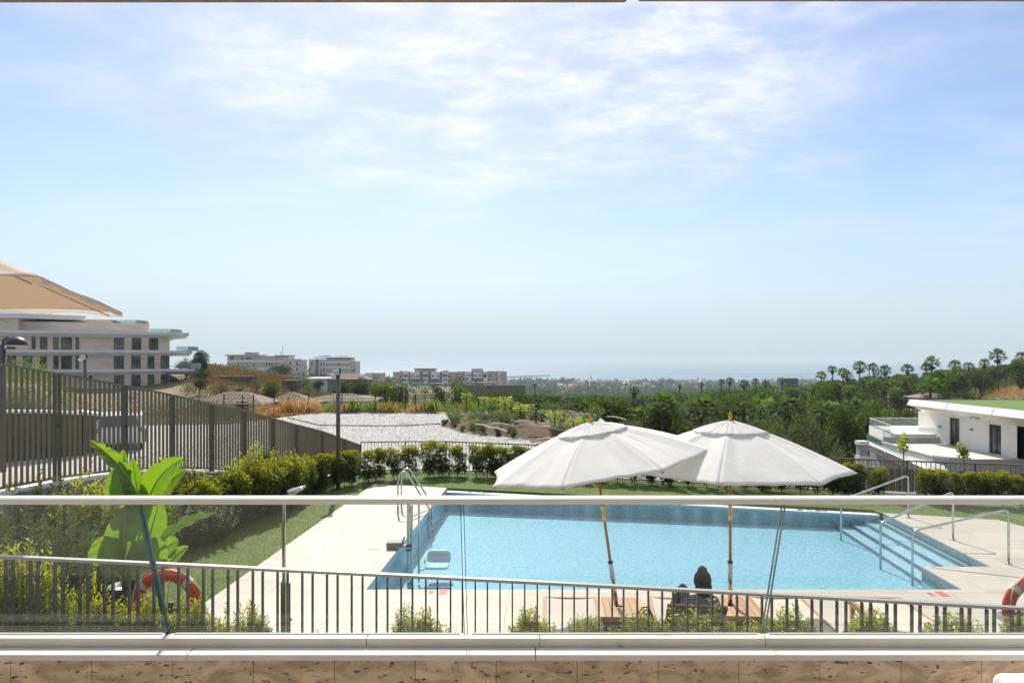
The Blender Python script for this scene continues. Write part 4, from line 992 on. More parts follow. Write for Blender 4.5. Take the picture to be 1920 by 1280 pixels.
def left_building():
    d0 = 118.0; px = lambda q, d=d0: (q-960)/F*d
    t = thing('apartment_building', 'stone-clad apartment building with pale rounded floor bands and balconies, on the left', 'building', (px(180), d0, -7))
    pl = [(px(-90, 107), 107.), (px(205, 115), 115.), (px(318, 121), 121.)]
    z = lambda y, d=119.: 3.5-(y-672)/F*d
    back = [(px(318, 140)-1, 140.), (px(-90, 107), 140.)]
    levels = [(655, 634), (690, 667), (723, 702)]; bands = [(623, 634), (657, 667), (692, 702), (724, 736)]
    b = MB(); b.prism(pl+back, z(745), z(634)); b.build('wall', m_clad, t)
    # thin stone courses
    for y0, y1 in bands:
        z1, z0 = z(y0), z(y1); nb = MB(); dx = {623: 3.2, 657: 3.8, 692: 4.2, 724: 4.6}[y0]
        e = pl[-1]; out = [(pl[0][0], pl[0][1]-.7), (pl[1][0]+.1, pl[1][1]-.75), (e[0]-1, e[1]-1.1), (e[0]+dx-.8, e[1]-.9), (e[0]+dx, e[1]+.6), (e[0]+dx-4.4, e[1]+5.5), (px(318, 141), 141), (pl[0][0], 141)]
        inn = [(pl[0][0], pl[0][1]-.15), (pl[1][0]+.1, pl[1][1]-.2), (e[0]-1, e[1]-.3), (e[0]+dx-1.4, e[1]+.1), (e[0]+dx-.9, e[1]+1), (e[0]+dx-5, e[1]+5.5), (px(318, 141)-.2, 141), (pl[0][0], 141)]
        n = len(out); zm = z1-(z1-z0)*.42
        for i in range(n-1):
            if i > 4: continue
            w = MB(); a0, a1, c0, c1 = out[i], out[i+1], inn[i], inn[i+1]; g = 0
            w.add([(*a0, z1), (*a1, z1), (*a1, zm), (*a0, zm), (*c0, z0), (*c1, z0), (c0[0], c0[1]+.6, z1), (c1[0], c1[1]+.6, z1)], [(0, 3, 2, 1), (3, 4, 5, 2), (0, 1, 7, 6)])
            w.build('floor_band', m_bandw, t)
        nb.prism([(x, y+.1) for x, y in inn], z0, z1-.01); nb.build('floor_slab', m_bandw, t)
    def wall_pt(q):
        for a, c_ in zip(pl[:-1], pl[1:]):
            A, Bq = Vector((*a, 0)), Vector((*c_, 0)); rr_ = (q-960)/F
            # intersect x = rr*y with segment
            dx, dy = Bq.x-A.x, Bq.y-A.y; u = (rr_*A.y-A.x)/(dx-rr_*dy)
            if -.001 <= u <= 1.001:
                ux = (Bq-A).normalized(); n = Vector((ux.y, -ux.x, 0)); return A+(Bq-A)*u, ux, n
        return None
    wins = [(20, 15), (63, 6), (82, 11), (105, 8), (125, 17), (145, 5), (223, 16), (256, 15), (288, 15)]
    wins2 = [(21, 15), (52, 15), (81, 11), (105, 8), (125, 17), (145, 5), (223, 16), (255, 15), (283, 11), (309, 14)]
    for (yb, yt), ws in zip(levels, (wins, wins2, wins2[6:]+[(170, 5)])):
        for q, w in ws:
            r_ = wall_pt(q)
            if not r_: continue
            c, ux, n = r_; dd = c.y; hgt_ = (yb-yt)/F*118; c = Vector((c.x, c.y, z((yb+yt)/2))); window(t, c+n*.04, ux, n, w/F*dd, hgt_+.1, 2 if w > 9 else 1)
    b = MB(); x1 = px(280, 120); b.prism([(px(30, 112), 112.5), (px(205, 116.5), 116.8), (px(280, 121), 121), (px(278, 138), 138), (px(30), 138)], z(623)+.02, z(606)); b.build('penthouse', m_clad, t)
    b = MB(); b.prism([(px(-90), 111), (px(30, 111), 111.5), (px(30), 138), (px(-90), 138)], z(623)+.02, z(599)); b.build('penthouse', m_clad, t)
    b = MB(); b.prism([(px(-90), 109), (px(50, 111), 111), (px(161, 117), 117), (px(158, 132), 132), (px(-90), 132)], z(598, 113), z(588, 113)); b.build('roof_slab', m_bandw, t, bevel=.15)
    b = MB(); b.prism([(px(128, 118), 119.5), (px(205, 120), 121), (px(200, 135), 135), (px(128, 118), 135)], z(606), z(598)); b.build('roof_wall', m_clad, t)
    b = MB(); b.prism([(px(-20, 118), 119.5), (px(88, 120), 121), (px(60, 122), 130), (px(-20, 118), 130)], z(588), z(580)); b.build('roof_wall', m_bandw, t)
    for q0, q1, d, y0, y1 in ((207, 256, 120, 606, 599), (281, 321, 120, 624, 616), (331, 353, 120.5, 657, 649), (336, 357, 120.5, 692, 681), (336, 357, 120.5, 724, 712)):
        b = MB(); b.box2((px(q0, d), d-.03, z(y0)), (px(q1, d), d+.03, z(y1))); b.build('balcony_glass', m_bglass, t)
        b = MB(); b.box2((px(q1, d)-.05, d, z(y0)), (px(q1, d), d+4, z(y1))); b.build('balcony_glass', m_bglass, t)
    b = MB(); b.tube([(px(95, 117), 116, z(606)), (px(99, 117), 116, z(587))], .07, 5); b.tube([(px(99, 117), 116, z(606)), (px(103, 117), 116, z(587))], .07, 5); b.build('flue', m_dark, t)
    # terrace plant on the corner
    b = MB(); b.prism([(px(240, 119), 119), (px(345, 121), 122), (px(338, 138), 138), (px(240, 119), 138)], z(758), z(741)); b.build('plinth', m_dark, t)
left_building()

def block(label, q0, q1, yt, yb, d, parts, group=None, depth=13, name='apartment_block', body=None, rot=0):
    """parts: list of (kind, q0,q1,y0,y1, depth offset)"""
    X = lambda q, dd=d: (q-960)/F*dd
    Z = lambda y: 3.5-(y-672)/F*d
    t = thing(name, label, 'building', (X((q0+q1)/2), d, Z(yb)-3), group)
    for p in parts:
        k = p[0]
        if k == 'body': b = MB(); b.box2((X(p[1]), d+p[5], Z(p[4])-(6 if p[4] >= yb-1 else 0)), (X(p[2]), d+p[5]+depth*.8, Z(p[3]))); b.build('wall', p[6], t)
        elif k == 'band': b = MB(); b.box2((X(p[1])-.2, d+p[5]-.45, Z(p[4])), (X(p[2])+.2, d+p[5]+.3, Z(p[3]))); b.build('band', p[6], t)
        elif k == 'roof': b = MB(); b.box2((X(p[1])-.5, d+p[5]-.8, Z(p[4])), (X(p[2])+.5, d+p[5]+depth*.8, Z(p[3]))); b.build('roof', p[6], t)
        elif k == 'win':
            for q in p[1]:
                w = p[5]/F*d; c = Vector((X(q), d+p[4], Z((p[2]+p[3])/2))); window(t, c-Vector((0, .05, 0)), Vector((1, 0, 0)), Vector((0, -1, 0)), w, abs(p[3]-p[2])/F*d, 1, dep=.14)
        elif k == 'mast': b = MB(); b.tube([(X(p[1]), d+3, Z(p[3])), (X(p[1]), d+3, Z(p[2]))], .12, 5); b.box((X(p[1]), d+3, Z(p[2])), (p[4], .1, .25)); b.build('aerial', m_dark, t)
        elif k == 'glass': b = MB(); b.box2((X(p[1]), d+p[5]-.5, Z(p[4])), (X(p[2]), d+p[5]-.45, Z(p[3]))); b.build('balcony_glass', m_bglass, t)
    return t
cB, cA, cC, cG = (mat('beige_render', (.52, .47, .41), (.46, .41, .36), .85, .3), mat('pale_render', (.62, .58, .53), (.56, .52, .47), .85, .3), mat('tan_render', (.50, .37, .30), (.44, .33, .26), .85, .3), mat('grey_facade', (.19, .18, .17), (.15, .14, .13), .85, .3))
cW = mat('white_facade', (.75, .74, .73), (.7, .69, .68), .8, .2)
block('long grey-beige hillside apartment block left of the round pine', 425, 560, 662, 704, 380, [
    ('body', 426, 514, 667, 716, 0, cB), ('body', 502, 561, 674, 716, 4, cA), ('body', 480, 512, 672, 690, 3, cB), ('roof', 425, 486, 664.5, 667, 0, cB), ('body', 456, 468, 661.5, 664.5, 3, cA), ('roof', 456, 468, 660.5, 661.8, 3, m_dark),
    ('body', 512, 537, 667, 674, 4, cA), ('roof', 512, 537, 665.8, 667, 4, m_dark), ('band', 427, 499, 675, 679, 0, cW), ('band', 427, 499, 690, 694, 0, cW), ('band', 500, 530, 676, 679, 0, cW), ('band', 531, 560, 672.5, 674, 4, cW),
    ('win', (433, 437), 667, 678, 0, 2.4), ('win', (447, 476), 682, 687, 0, 2.4), ('win', (454, 463, 468), 670, 673.5, 0, 4), ('win', (500, 505, 510), 680, 686, 0, 2), ('win', (500, 505), 694, 700, 0, 3), ('win', (540, 553), 679, 685.5, 4, 3), ('win', (540, 553), 689.5, 696, 4, 3), ('win', (542, 555), 700, 703, 4, 5),
    ('mast', 527, 649, 667, .1), ('mast', 523, 661, 667, 1.2), ('mast', 544, 668, 673, .2)])
block('grey-beige hillside apartment block with roof aerials right of the round pine', 578, 665, 670, 708, 390, [
    ('body', 579, 612, 673, 716, 0, cA), ('body', 612, 657, 671, 716, 1, cB), ('body', 655, 665.5, 677, 712, 3, cA), ('roof', 590, 655, 669.8, 671.2, 1, m_dark), ('band', 612, 656, 677, 681, 1, cW), ('band', 612, 656, 687, 691, 1, cW), ('band', 612, 656, 699, 704, 1, cW),
    ('body', 592, 597, 674, 708, -.4, cG), ('win', (585,), 679, 685, 0, 3), ('win', (581,), 689, 695, 0, 3), ('win', (602, 607.5), 680, 686, 0, 2), ('win', (602, 607.5), 690, 697, 0, 2), ('win', (585, 602, 609), 700, 703.5, 0, 3.5), ('win', (635,), 681, 685, 1, 2.5), ('win', (661,), 693, 696, 3, 5),
    ('mast', 605, 667.5, 671, 8), ('mast', 610, 667, 671, 5), ('mast', 637, 667.5, 671, 7), ('mast', 658, 671, 676, .3)])
def cblock(label, q0, q1, yt, yb, d, cols):
    p = [('body', q0, q1, yt, yb+2, 0, cC)]
    for (a, c_, m_, dy) in cols: p.append(('body', a, c_, yt-dy, yb, -.8, m_))
    return p
ws = []
pc = cblock('', 737, 856, 697, 722, 520, [(756, 766, cW, 0), (793, 802, cW, 0), (829.5, 839.5, cW, 0), (767, 792, cG, .3), (803, 829, cG, .3)])
pc += [('body', 770, 787, 696.5, 710, -1.6, cW), ('body', 808.5, 824.5, 696.5, 710, -1.6, cW), ('band', 738, 856, 717, 719.5, -1, cW), ('body', 776.5, 815, 691, 697, 2, cC), ('roof', 776.5, 815, 690.5, 691.3, 2, cG),
       ('win', (761, 797.5, 834.5), 701.5, 706, -.8, 8), ('win', (751, 843), 703, 706, 0, 4), ('win', (751, 843), 711, 713.5, 0, 4), ('win', (759, 796, 836), 710.5, 713.5, -.8, 5), ('win', (773, 783.5, 811.5, 821.5), 703, 706, -1.6, 4), ('win', (778, 815), 711, 713.5, -.8, 8), ('win', (741, 752, 761, 774, 786, 797, 812, 824, 836, 848), 720, 723, -.8, 5), ('body', 829, 838, 695, 697, 1, cG), ('body', 748, 760, 696, 698, 1, cG)]
block('long tan and white apartment block in the valley, middle of the three', 736, 856, 690, 723, 520, pc)
pd = cblock('', 858, 950, 696, 722, 520, [(872.5, 884, cW, -.5), (884.5, 905, cG, .3), (906, 914, cW, -.5), (914, 934, cC, 0), (934, 942, cA, 0)])
pd += [('body', 887.5, 904, 697, 709, -1.6, cW), ('body', 884, 904.5, 690.5, 697, 1, cA), ('band', 858, 930, 715, 717.5, -1, cW), ('win', (868,), 701, 704, 0, 4), ('win', (868, 876), 709, 711.5, -.8, 4), ('win', (879,), 702, 704, -.8, 8), ('win', (891, 900), 702.5, 705, -1.6, 4), ('win', (909.5,), 701, 707, -.8, 6), ('win', (917.5, 919), 702.5, 705, -.8, 3.5), ('win', (918,), 710, 713, -.8, 4), ('win', (931, 940.5), 702, 705, -.8, 1.8), ('win', (931, 940.5), 709.5, 712.5, -.8, 1.8), ('win', (892, 898), 710, 713, -.8, 5), ('win', (864, 876, 890, 902, 914, 926), 718.5, 721, -.8, 4), ('mast', 944, 691, 696, .2), ('body', 941, 949.5, 697, 722, .6, cA), ('band', 941, 950, 702, 703, .6, cA), ('band', 941, 950, 708, 709, .6, cA), ('band', 941, 950, 715, 716, .6, cA)]
block('tan and white apartment block with a pale roof house, rightmost of three', 857, 950, 691, 722, 520, pd)
block('small tan apartment block in the valley, leftmost of the three', 686, 718, 698, 722, 520, [('body', 696, 718, 699, 724, 0, cC), ('body', 686, 697, 698, 722, -.8, cW), ('body', 672, 690, 701, 720, 3, cA), ('win', (691.5,), 704.5, 709.5, -.8, 8), ('win', (693,), 715, 717.5, -.8, 5), ('win', (702,), 706, 709.5, 0, 4), ('win', (702,), 715, 718, 0, 4), ('win', (680,), 705, 709, 3, 3)])
block('low pale blue-grey building with white roof edge below the hillside block', 578, 640, 709, 724, 250, [('body', 579, 640, 711, 730, 0, mat('pale_blue_render', (.42, .50, .54), (.36, .44, .48), .8, .3)), ('roof', 576, 660, 708, 711, 0, cW), ('win', (596, 605, 621), 716, 722, 0, 4)], name='low_building')
def tiled_house(label, q0, q1, ypk, yev, yb, d, hip=.3, wallm=None, group=None):
    X = lambda q: (q-960)/F*d
    Z = lambda y: 3.5-(y-672)/F*d
    t = thing('house', label, 'house', (X((q0+q1)/2), d, Z(yb)-2), group); x0, x1 = X(q0), X(q1); D = min(9, (x1-x0)*.8); w = x1-x0
    b = MB(); b.box2((x0+.5, d+.5, Z(yb)-2.5), (x1-.5, d+D-.5, Z(yev)-.02)); b.build('wall', wallm or m_render, t)
    ap = [(x0+w*hip, d+D/2, Z(ypk)), (x1-w*hip, d+D/2, Z(ypk))]; ev = [(x0, d, Z(yev)), (x1, d, Z(yev)), (x1, d+D, Z(yev)), (x0, d+D, Z(yev))]
    b = MB(); b.add(ev+ap, [(0, 1, 5, 4), (1, 2, 5), (2, 3, 4, 5), (3, 0, 4), (3, 2, 1, 0)]); rf = b.build('roof', m_rooft, t)
    # tile rows as rolls running down the front slope
    b = MB(); n = int(w/.30)
    for i in range(1, n):
        u = i/n; x = x0+w*u; tx = min(max(x, ap[0][0]), ap[1][0])
        k = 1 if ap[0][0] <= x <= ap[1][0] else (x-x0)/(w*hip) if x < ap[0][0] else (x1-x)/(w*hip)
        a = Vector((x, d, Z(yev)+.03)); q = Vector((x, d+D/2*k, Z(yev)+(Z(ypk)-Z(yev))*k+.03)); b.beam(a, q, .10, .05)
    b.build('tile_row', m_rooft, rf)
    for i in range(2):
        window(t, (x0+w*(.3+.4*i), d+.46, (Z(yev)+Z(yb))/2), Vector((1, 0, 0)), Vector((0, -1, 0)), 1.0, 1.1, 2)
    return t
m_rooft = mat('weathered_clay_tile', (.25, .17, .13), (.15, .115, .09), .9, 3, 8, bump=.02, bscale=14, dirt=((.34, .28, .23), 2, .55, .75))
tiled_house('low house with weathered clay roof just above the fence, leftmost', 352, 492, 737, 758, 772, 58, .36)
tiled_house('low house with a pointed weathered clay roof behind the wire fence', 487, 585, 737, 757, 778, 62, .45)
tiled_house('small clay roofed house half hidden behind the orange grass', 560, 700, 741, 752, 775, 70, .36)
tiled_house('large brown tiled villa roof beside the low blue-grey building', 610, 690, 701, 711, 726, 200, .3, cG)
tiled_house('brown tiled house nestled in the valley below the middle block', 700, 738, 722, 731, 742, 180, .4, cC)
tiled_house('flat stone house in the palm grove above the umbrellas', 1040, 1080, 782, 784, 795, 75, .2, cB)
tiled_house('small pale ruin in the palm grove between the umbrellas', 1138, 1162, 783, 786, 800, 75, .2, cA)
tiled_house('thatched grey roof just behind the grass roof building', 1722, 1790, 738, 746, 752, 95, .35, cB)

def right_building():
    t = thing('modern_house', 'modern white house with a lawn roof and overhanging fascia on the right', 'building', (32, 45, -3.2))
    zr_ = .55; m_panel = mat('white_fascia_panel', (.74, .73, .71), (.70, .69, .67), .6, 2)
    m_soff = m_render
    xo, xi = 28.5, 30.0
    ys = [49.3, 44.9, 40.6, 36.4, 31.5]
    for i in range(4):                       # fascia panels
        a, q = ys[i]-.02, ys[i+1]+.02; b = MB()
        vs = [(xo, a, .17-(49.3-a)*.003), (xo, q, .17-(49.3-q)*.003), (xo+.18, q, zr_), (xo+.18, a, zr_), (xo+.5, q, zr_), (xo+.5, a, zr_), (xo+.4, q, .15-(49.3-q)*.003), (xo+.4, a, .15-(49.3-a)*.003)]
        b.add(vs, [(0, 1, 2, 3), (3, 2, 4, 5), (1, 0, 7, 6)]); b.build('fascia_panel', m_panel, t)
    b = MB(); b.box2((xo+.3, 31.5, .0), (xo+.52, 49.2, zr_-.006)); b.build('upstand', m_dark, t)
    b = MB(); b.add([(xo+.01, 49.28, .165), (xo+.01, 31.5, .11), (xi-.005, 31.5, -.62), (xi-.005, 49.3, -.38)], [(0, 1, 2, 3)]); b.build('soffit', m_soff, t)
    b = MB(); b.box2((xo+.1, 49.302, -.1), (62, 49.55, zr_-.02)); b.build('rear_fascia', m_black, t)
    b = MB(); b.box2((xo+.53, 31.5, .2), (62, 49.25, zr_-.012)); b.build('roof', m_black, t)
    me = MB(); me.box2((xo+.53, 31.5, zr_-.011), (62, 47.9, zr_+.012)); o = me.build('roof_lawn', mat('artificial_lawn', (.115, .205, .02), (.09, .17, .015), .95, 30, bump=.01, bscale=80), t)
    zb = -2.42
    # wall pieces round the two windows
    w1 = (46.48-1.15*0, 45.12); w1 = (30*F/(1780-960), 30*F/(1799-960)); w2 = (30*F/(1854-960), 30*F/(1877-960))
    segs = [(50.4, w1[0]), (w1[1], w2[0]), (w2[1], 40.25)]
    for a, q in segs:
        b = MB(); b.add([], []); b.box2((xi, q, zb-1.5), (xi+.3, a, -.36)); b.build('wall', m_render, t)
    b = MB(); b.box2((xi, 40.25, zb-1.5), (62, 40.55, -.4)); b.build('wall', m_render, t)
    b = MB(); b.box2((xi+.3, 50.1, zb-1.5), (62, 50.4, .1)); b.build('wall', m_render, t)
    b = MB(); b.box2((xi+2.9, 41, zb), (xi+3.1, 50, .1)); b.build('inner_wall', mat('grey_interior', (.2, .19, .18)), t)
    b = MB(); b.box2((xi+.3, 40.6, zb-.1), (62, 50.1, zb)); b.build('inner_floor', m_conc, t)
    for (a, q), ztop in ((w1, -.52), (w2, -.60)):
        b = MB(); b.box2((xi+.001, q+.001, ztop), (xi+.3, a-.001, -.362)); b.build('lintel', m_render, t)
        b = MB(); b.box2((xi, q, zb-1.5), (xi+.3, a, zb)); b.build('sill', m_render, t)
        window(t, (xi+.14, (a+q)/2, (zb+ztop)/2), Vector((0, -1, 0)), Vector((-1, 0, 0)), a-q-.01, ztop-zb-.01, 2)
    for q in (1763.5, 1823):
        y = 30*F/(q-960); b = MB(); b.box((xi-.07, y, -1.25 if q < 1800 else -1.12), (.14, .22, .07)); b.build('wall_light', m_black, t)
    for q in (1821, 1831): 
        y = 29.2*F/(q-960); b = MB(); b.box((29.2, y, -.28), (.3, .32, .10)); b.build('soffit_light', m_white, t)
    # terrace
    zt_ = zb; pl = [(26.0, 48.0), (25.4, 41.2), (25.9, 40.4), (27, 40.2), (45, 40.15), (45, 40.24), (29.995, 40.24), (29.995, 50.3), (27.5, 50.3)]
    b = MB(); b.prism(pl, zt_-1.6, zt_-.04); b.build('terrace', mat('terrace_render', (.46, .44, .41), (.42, .40, .37), .85, 1), t)
    b = MB(); b.prism([(x, y) for x, y in pl], zt_-.039, zt_); b.build('terrace_paving', mat('pale_terrace_tile', (.62, .58, .52), (.58, .54, .48), .8, 2), t)
    b = MB()
    for a, q in zip([(26.05, 48.0), (25.45, 41.25), (25.95, 40.45)], [(25.45, 41.25), (25.95, 40.45), (27.05, 40.25)]): b.beam((*a, zt_+.05), (*q, zt_+.05), .16, .10)
    b.build('terrace_kerb', m_white, t)
    b = MB(); b.box2((26.2, 47.9, zt_), (29.99, 48.2, zt_+.42)); b.build('planter_wall', m_conc, t)
    # upper balcony behind with glass
    b = MB(); b.prism([(28.5, 54.5), (26.8, 48.3), (29.9, 48.3), (33, 54.5)], -2.6, -1.85); b.build('balcony', m_render, t)
    for a, q, z0, h in (((28.5, 54.4), (26.85, 48.4), -1.85, .62), ((28.5, 54.4), (33, 54.4), -1.85, .62), ((26.9, 48.35), (29.99, 48.35), -1.98, .55), ((26.0, 47.9), (26.85, 48.35), -2.3, .8)):
        A, Bq = Vector((*a, z0)), Vector((*q, z0)); b = MB(); u = (Bq-A)
        b.add([A, Bq, Bq+Vector((0, 0, h)), A+Vector((0, 0, h))], [(0, 1, 2, 3)]); b.build('balcony_glass', m_bglass, t)
        b = MB(); b.beam(A+Vector((0, 0, h)), Bq+Vector((0, 0, h)), .05, .03); b.build('glass_rail', m_bandw, t)
    # lower balcony band
    b = MB(); A, Bq = Vector((23.9, 46.6, -2.15)), Vector((23.6, 37.8, -2.9))
    for k in range(3):
        p0, p1 = A.lerp(Bq, k/3+.003), A.lerp(Bq, (k+1)/3-.003); b = MB(); dn = Vector((.25, 0, -.55))
        b.add([p0, p1, p1+dn, p0+dn, p0+Vector((.5, 0, 0)), p1+Vector((.5, 0, 0))], [(0, 1, 2, 3), (0, 4, 5, 1)]); b.build('lower_fascia', m_panel, t)
    b = MB(); b.add([A+Vector((.3, 0, 0)), Bq+Vector((.3, 3.5, .25)), Bq+Vector((.3, 3.5, .85)), A+Vector((.3, 0, .62))], [(0, 1, 2, 3)]); b.build('balcony_glass', m_bglass, t)
    b = MB(); b.prism([(24.4, 46.6), (24.2, 37.8), (25.3, 40), (25.9, 48)], -4.5, -2.75); b.build('lower_wall', m_conc, t)
right_building()
c = P(1616, 845, 44); t = thing('gate_pillar', 'small white slotted pillar left of the modern house', 'pillar', (c.x, c.y, -5))
for z0, z1, w in ((-5, -3.0, .55), (-2.99, -2.75, .62), (-2.74, -2.05, .5), (-2.04, -1.8, .62)):
    b = MB(); b.box2((c.x-w/2, c.y-w/2, z0), (c.x+w/2, c.y+w/2, z1)); b.build('block', m_render if w != .5 else m_conc, t)
c2 = P(1452, 712, 170)
b = MB(); b.box2((P(1473, 712, 190).x, 190, -6), (P(1496, 712, 190).x, 196, 3.5-190*37/F)); b.top('brown_building', cG, 'dark brown flat-roofed block among the skyline palms', 'building', (P(1484, 712, 190).x, 193, -6))
p0 = P(1630, 684, 170); t = thing('mast', 'tall thin floodlight mast above the palms on the skyline', 'mast', (p0.x, p0.y, -6))
b = MB(); b.tube([(p0.x, p0.y, -6), (p0.x, p0.y, p0.z)], .1, 6); b.build('pole', m_dark, t); b = MB(); b.box((p0.x, p0.y, p0.z), (1.0, .2, .16)); b.build('lamp', m_dark, t)

def retaining():
    m_rw = mat('earth_retaining_wall', (.12, .095, .075), (.08, .065, .05), .95, .8, bump=.03, bscale=4)
    for lab, q0, q1, y0, y1, d in (('dark retaining wall across the dry left hillside', 395, 472, 705, 723, 120), ('short dark retaining wall on the hillside below the round pine', 528, 556, 713, 725, 120), ('long dark earth wall below the rightmost tan block', 870, 985, 722, 742, 330)):
        a = P(q0, y0, d); q = P(q1, y1, d); b = MB(); b.box2((a.x, d, q.z-4), (q.x, d+2.5, a.z)); b.top('retaining_wall', m_rw, lab, 'wall', ((a.x+q.x)/2, d, q.z-4))
    # road bank wall beyond the left fence with a white coping
    pts = [P(-120, 772, 23.5), P(0, 771, 24.4), P(90, 771, 25.5), P(150, 775, 26.2), P(186, 779, 27.5), P(182, 776, 30.0), P(150, 770, 32)]
    t = thing('road_retaining_wall', 'curved dark wall with a white coping along the bank beyond the left fence', 'wall', (pts[2].x, pts[2].y, -.4))
    b = MB(); b2 = MB(); n = 1
    for a, q in zip(pts[:-1], pts[1:]):
        b.beam((a.x, a.y, (a.z-.5)/2-.06), (q.x, q.y, (q.z-.5)/2-.06), .3, abs(a.z)+.42); b2.beam((a.x, a.y, a.z), (q.x, q.y, q.z), .42, .10)
    b.build('wall', mat('olive_stone_wall', (.11, .10, .06), (.075, .07, .045), .95, 3, bump=.03, bscale=12), t); b2.build('coping', m_white, t)
retaining()

# harbour mole and town far off
def town():
    g = random.Random(5); ms = [cA, cW, cC, mat('faded_terracotta', (.38, .24, .17), rough=.9)]
    meshes = []
    for k in range(4):
        b = MB(); b.box2((-.5, -.5, -.2), (.5, .5, 1)); b.box2((-.30, -.3, 1), (.1, .3, 1.3)); b.box2((.2, -.52, .35), (.35, -.5, .6)); b.box2((-.35, -.52, .35), (-.2, -.5, .6)); meshes.append(b.mesh('town_house', [ms[k]]))
    for i in range(120):
        d = g.uniform(1150, 1900); q = g.uniform(640, 1330) if i % 5 else g.uniform(1060, 1240)
        x = (q-960)/F*d; z = hz(x, d); s = g.uniform(9, 22); o = mesh_obj('town_house', meshes[i % 4], None, (x, d, z), g.uniform(-.5, .5), (s*g.uniform(.8, 1.8), s, g.uniform(5, 10) if g.random() < .8 else g.uniform(12, 17)))
        tag(o, ['small pale house of the distant coastal town', 'small white house of the distant coastal town', 'small tan house of the distant coastal town', 'small terracotta house of the distant coastal town'][i % 4], 'house', 'houses of the distant coastal town')
    for q0, q1, y0, y1, lab in ((1062, 1080, 709, 722, 'pale beachside block behind tall trees, left of a pair'), (1083, 1101, 712, 724, 'pale stepped beachside block, right of a pair'), (1148, 1184, 718, 727, 'long low tan block near the shore beside conifers')):
        d = 1500; t = thing('beach_block', lab, 'building', ((q0-960)/F*d, d, -70))
        b = MB(); b.box2(((q0-960)/F*d, d, -75), ((q1-960)/F*d, d+25, 3.5-(y0-672)/F*d)); b.build('wall', cA, t)
        for k in range(4):
            b = MB(); zz = 3.5-(y0+2+k*2.6-672)/F*d; b.box2(((q0-960)/F*d+1, d-1.2, zz-1.2), ((q1-960)/F*d-1, d-.02, zz)); b.build('balcony_row', cG, t)
    b = MB(); b.beam((P(950, 698, 3000).x, 3000, -79), (P(1030, 698, 3300).x, 3300, -79), 20, 9); b.top('harbour_mole', cG, 'thin dark harbour mole on the sea beyond the tan blocks', 'mole', (100, 3100, -80))
town()

def timber_screen():
    t = thing('timber_screen', 'weathered brown vertical board screen behind the far bar fence on the right', 'screen', (12, 18.9, -1)); g = random.Random(8)
    m_bd = mat('weathered_board', (.20, .155, .115), (.14, .11, .085), .9, 3, stretch=(6, 6, 1), rand=.25, coord='obj'); me = MB(); me.box((0, 0, .75), (.135, .025, 1.5)); me = me.mesh('board', m_bd)
    pts = [(x, y+1.0) for x, y in FARF[8:]]
    for a, q in zip(pts[:-1], pts[1:]):
        L_ = math.dist(a, q); n = int(L_/.142); rz_ = math.atan2(q[1]-a[1], q[0]-a[0])
        for i in range(n):
            u = i/n; mesh_obj('board', me, t, (a[0]+(q[0]-a[0])*u, a[1]+(q[1]-a[1])*u+g.uniform(-.01, .01), -1.0+g.uniform(-.03, .0)), rz_)
timber_screen()
# ================================================================ VEGETATION
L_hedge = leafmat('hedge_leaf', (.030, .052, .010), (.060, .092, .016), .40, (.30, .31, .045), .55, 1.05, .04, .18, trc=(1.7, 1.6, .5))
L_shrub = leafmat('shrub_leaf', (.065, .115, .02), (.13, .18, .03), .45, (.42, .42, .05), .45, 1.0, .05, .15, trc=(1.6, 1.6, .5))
L_shade = leafmat('shaded_shrub_leaf', (.05, .085, .022), (.09, .13, .035), .35, gloss=.08)  # darker copy of the shrub leaf, shade put into its colour
L_palm = leafmat('palm_frond', (.045, .080, .022), (.105, .145, .045), .42, gloss=.02, orand=.35, trc=(1.5, 1.7, .6))
L_dead = leafmat('dead_frond', (.15, .10, .055), (.09, .06, .035), .25, gloss=.03, orand=.3, trc=(1.3, 1.1, .8))
L_tree = leafmat('tree_leaf', (.032, .056, .013), (.085, .115, .028), .48, gloss=.015, orand=.45, trc=(1.6, 1.7, .5))
L_olive = leafmat('olive_leaf', (.085, .10, .048), (.125, .14, .07), .36, gloss=.02, orand=.2, trc=(1.3, 1.4, .7))
L_pine = leafmat('pine_needle', (.022, .040, .010), (.05, .072, .02), .35, gloss=.05, orand=.2)
L_far = leafmat('distant_tree_leaf', (.03, .05, .02), (.05, .07, .03), .3, gloss=.02, orand=.3)
L_dry = leafmat('dry_scrub_leaf', (.26, .13, .06), (.16, .10, .05), .35, gloss=.02, orand=.3, trc=(1.4, 1.2, .7))
L_straw = leafmat('straw', (.40, .22, .09), (.46, .33, .17), .45, gloss=.04, orand=.25, trc=(1.3, 1.2, .7))
L_grass = leafmat('green_weed', (.10, .16, .03), (.20, .24, .05), .45, gloss=.04, orand=.25)
L_vine = leafmat('vine_leaf', (.22, .30, .03), (.38, .40, .05), .5, gloss=.05, trc=(1.5, 1.5, .4))
m_trunk = mat('grey_brown_bark', (.14, .105, .075), (.09, .065, .045), .95, 4, stretch=(3, 3, 1), bump=.02, bscale=10)
m_twig = mat('twig', (.12, .08, .045), rough=.9)

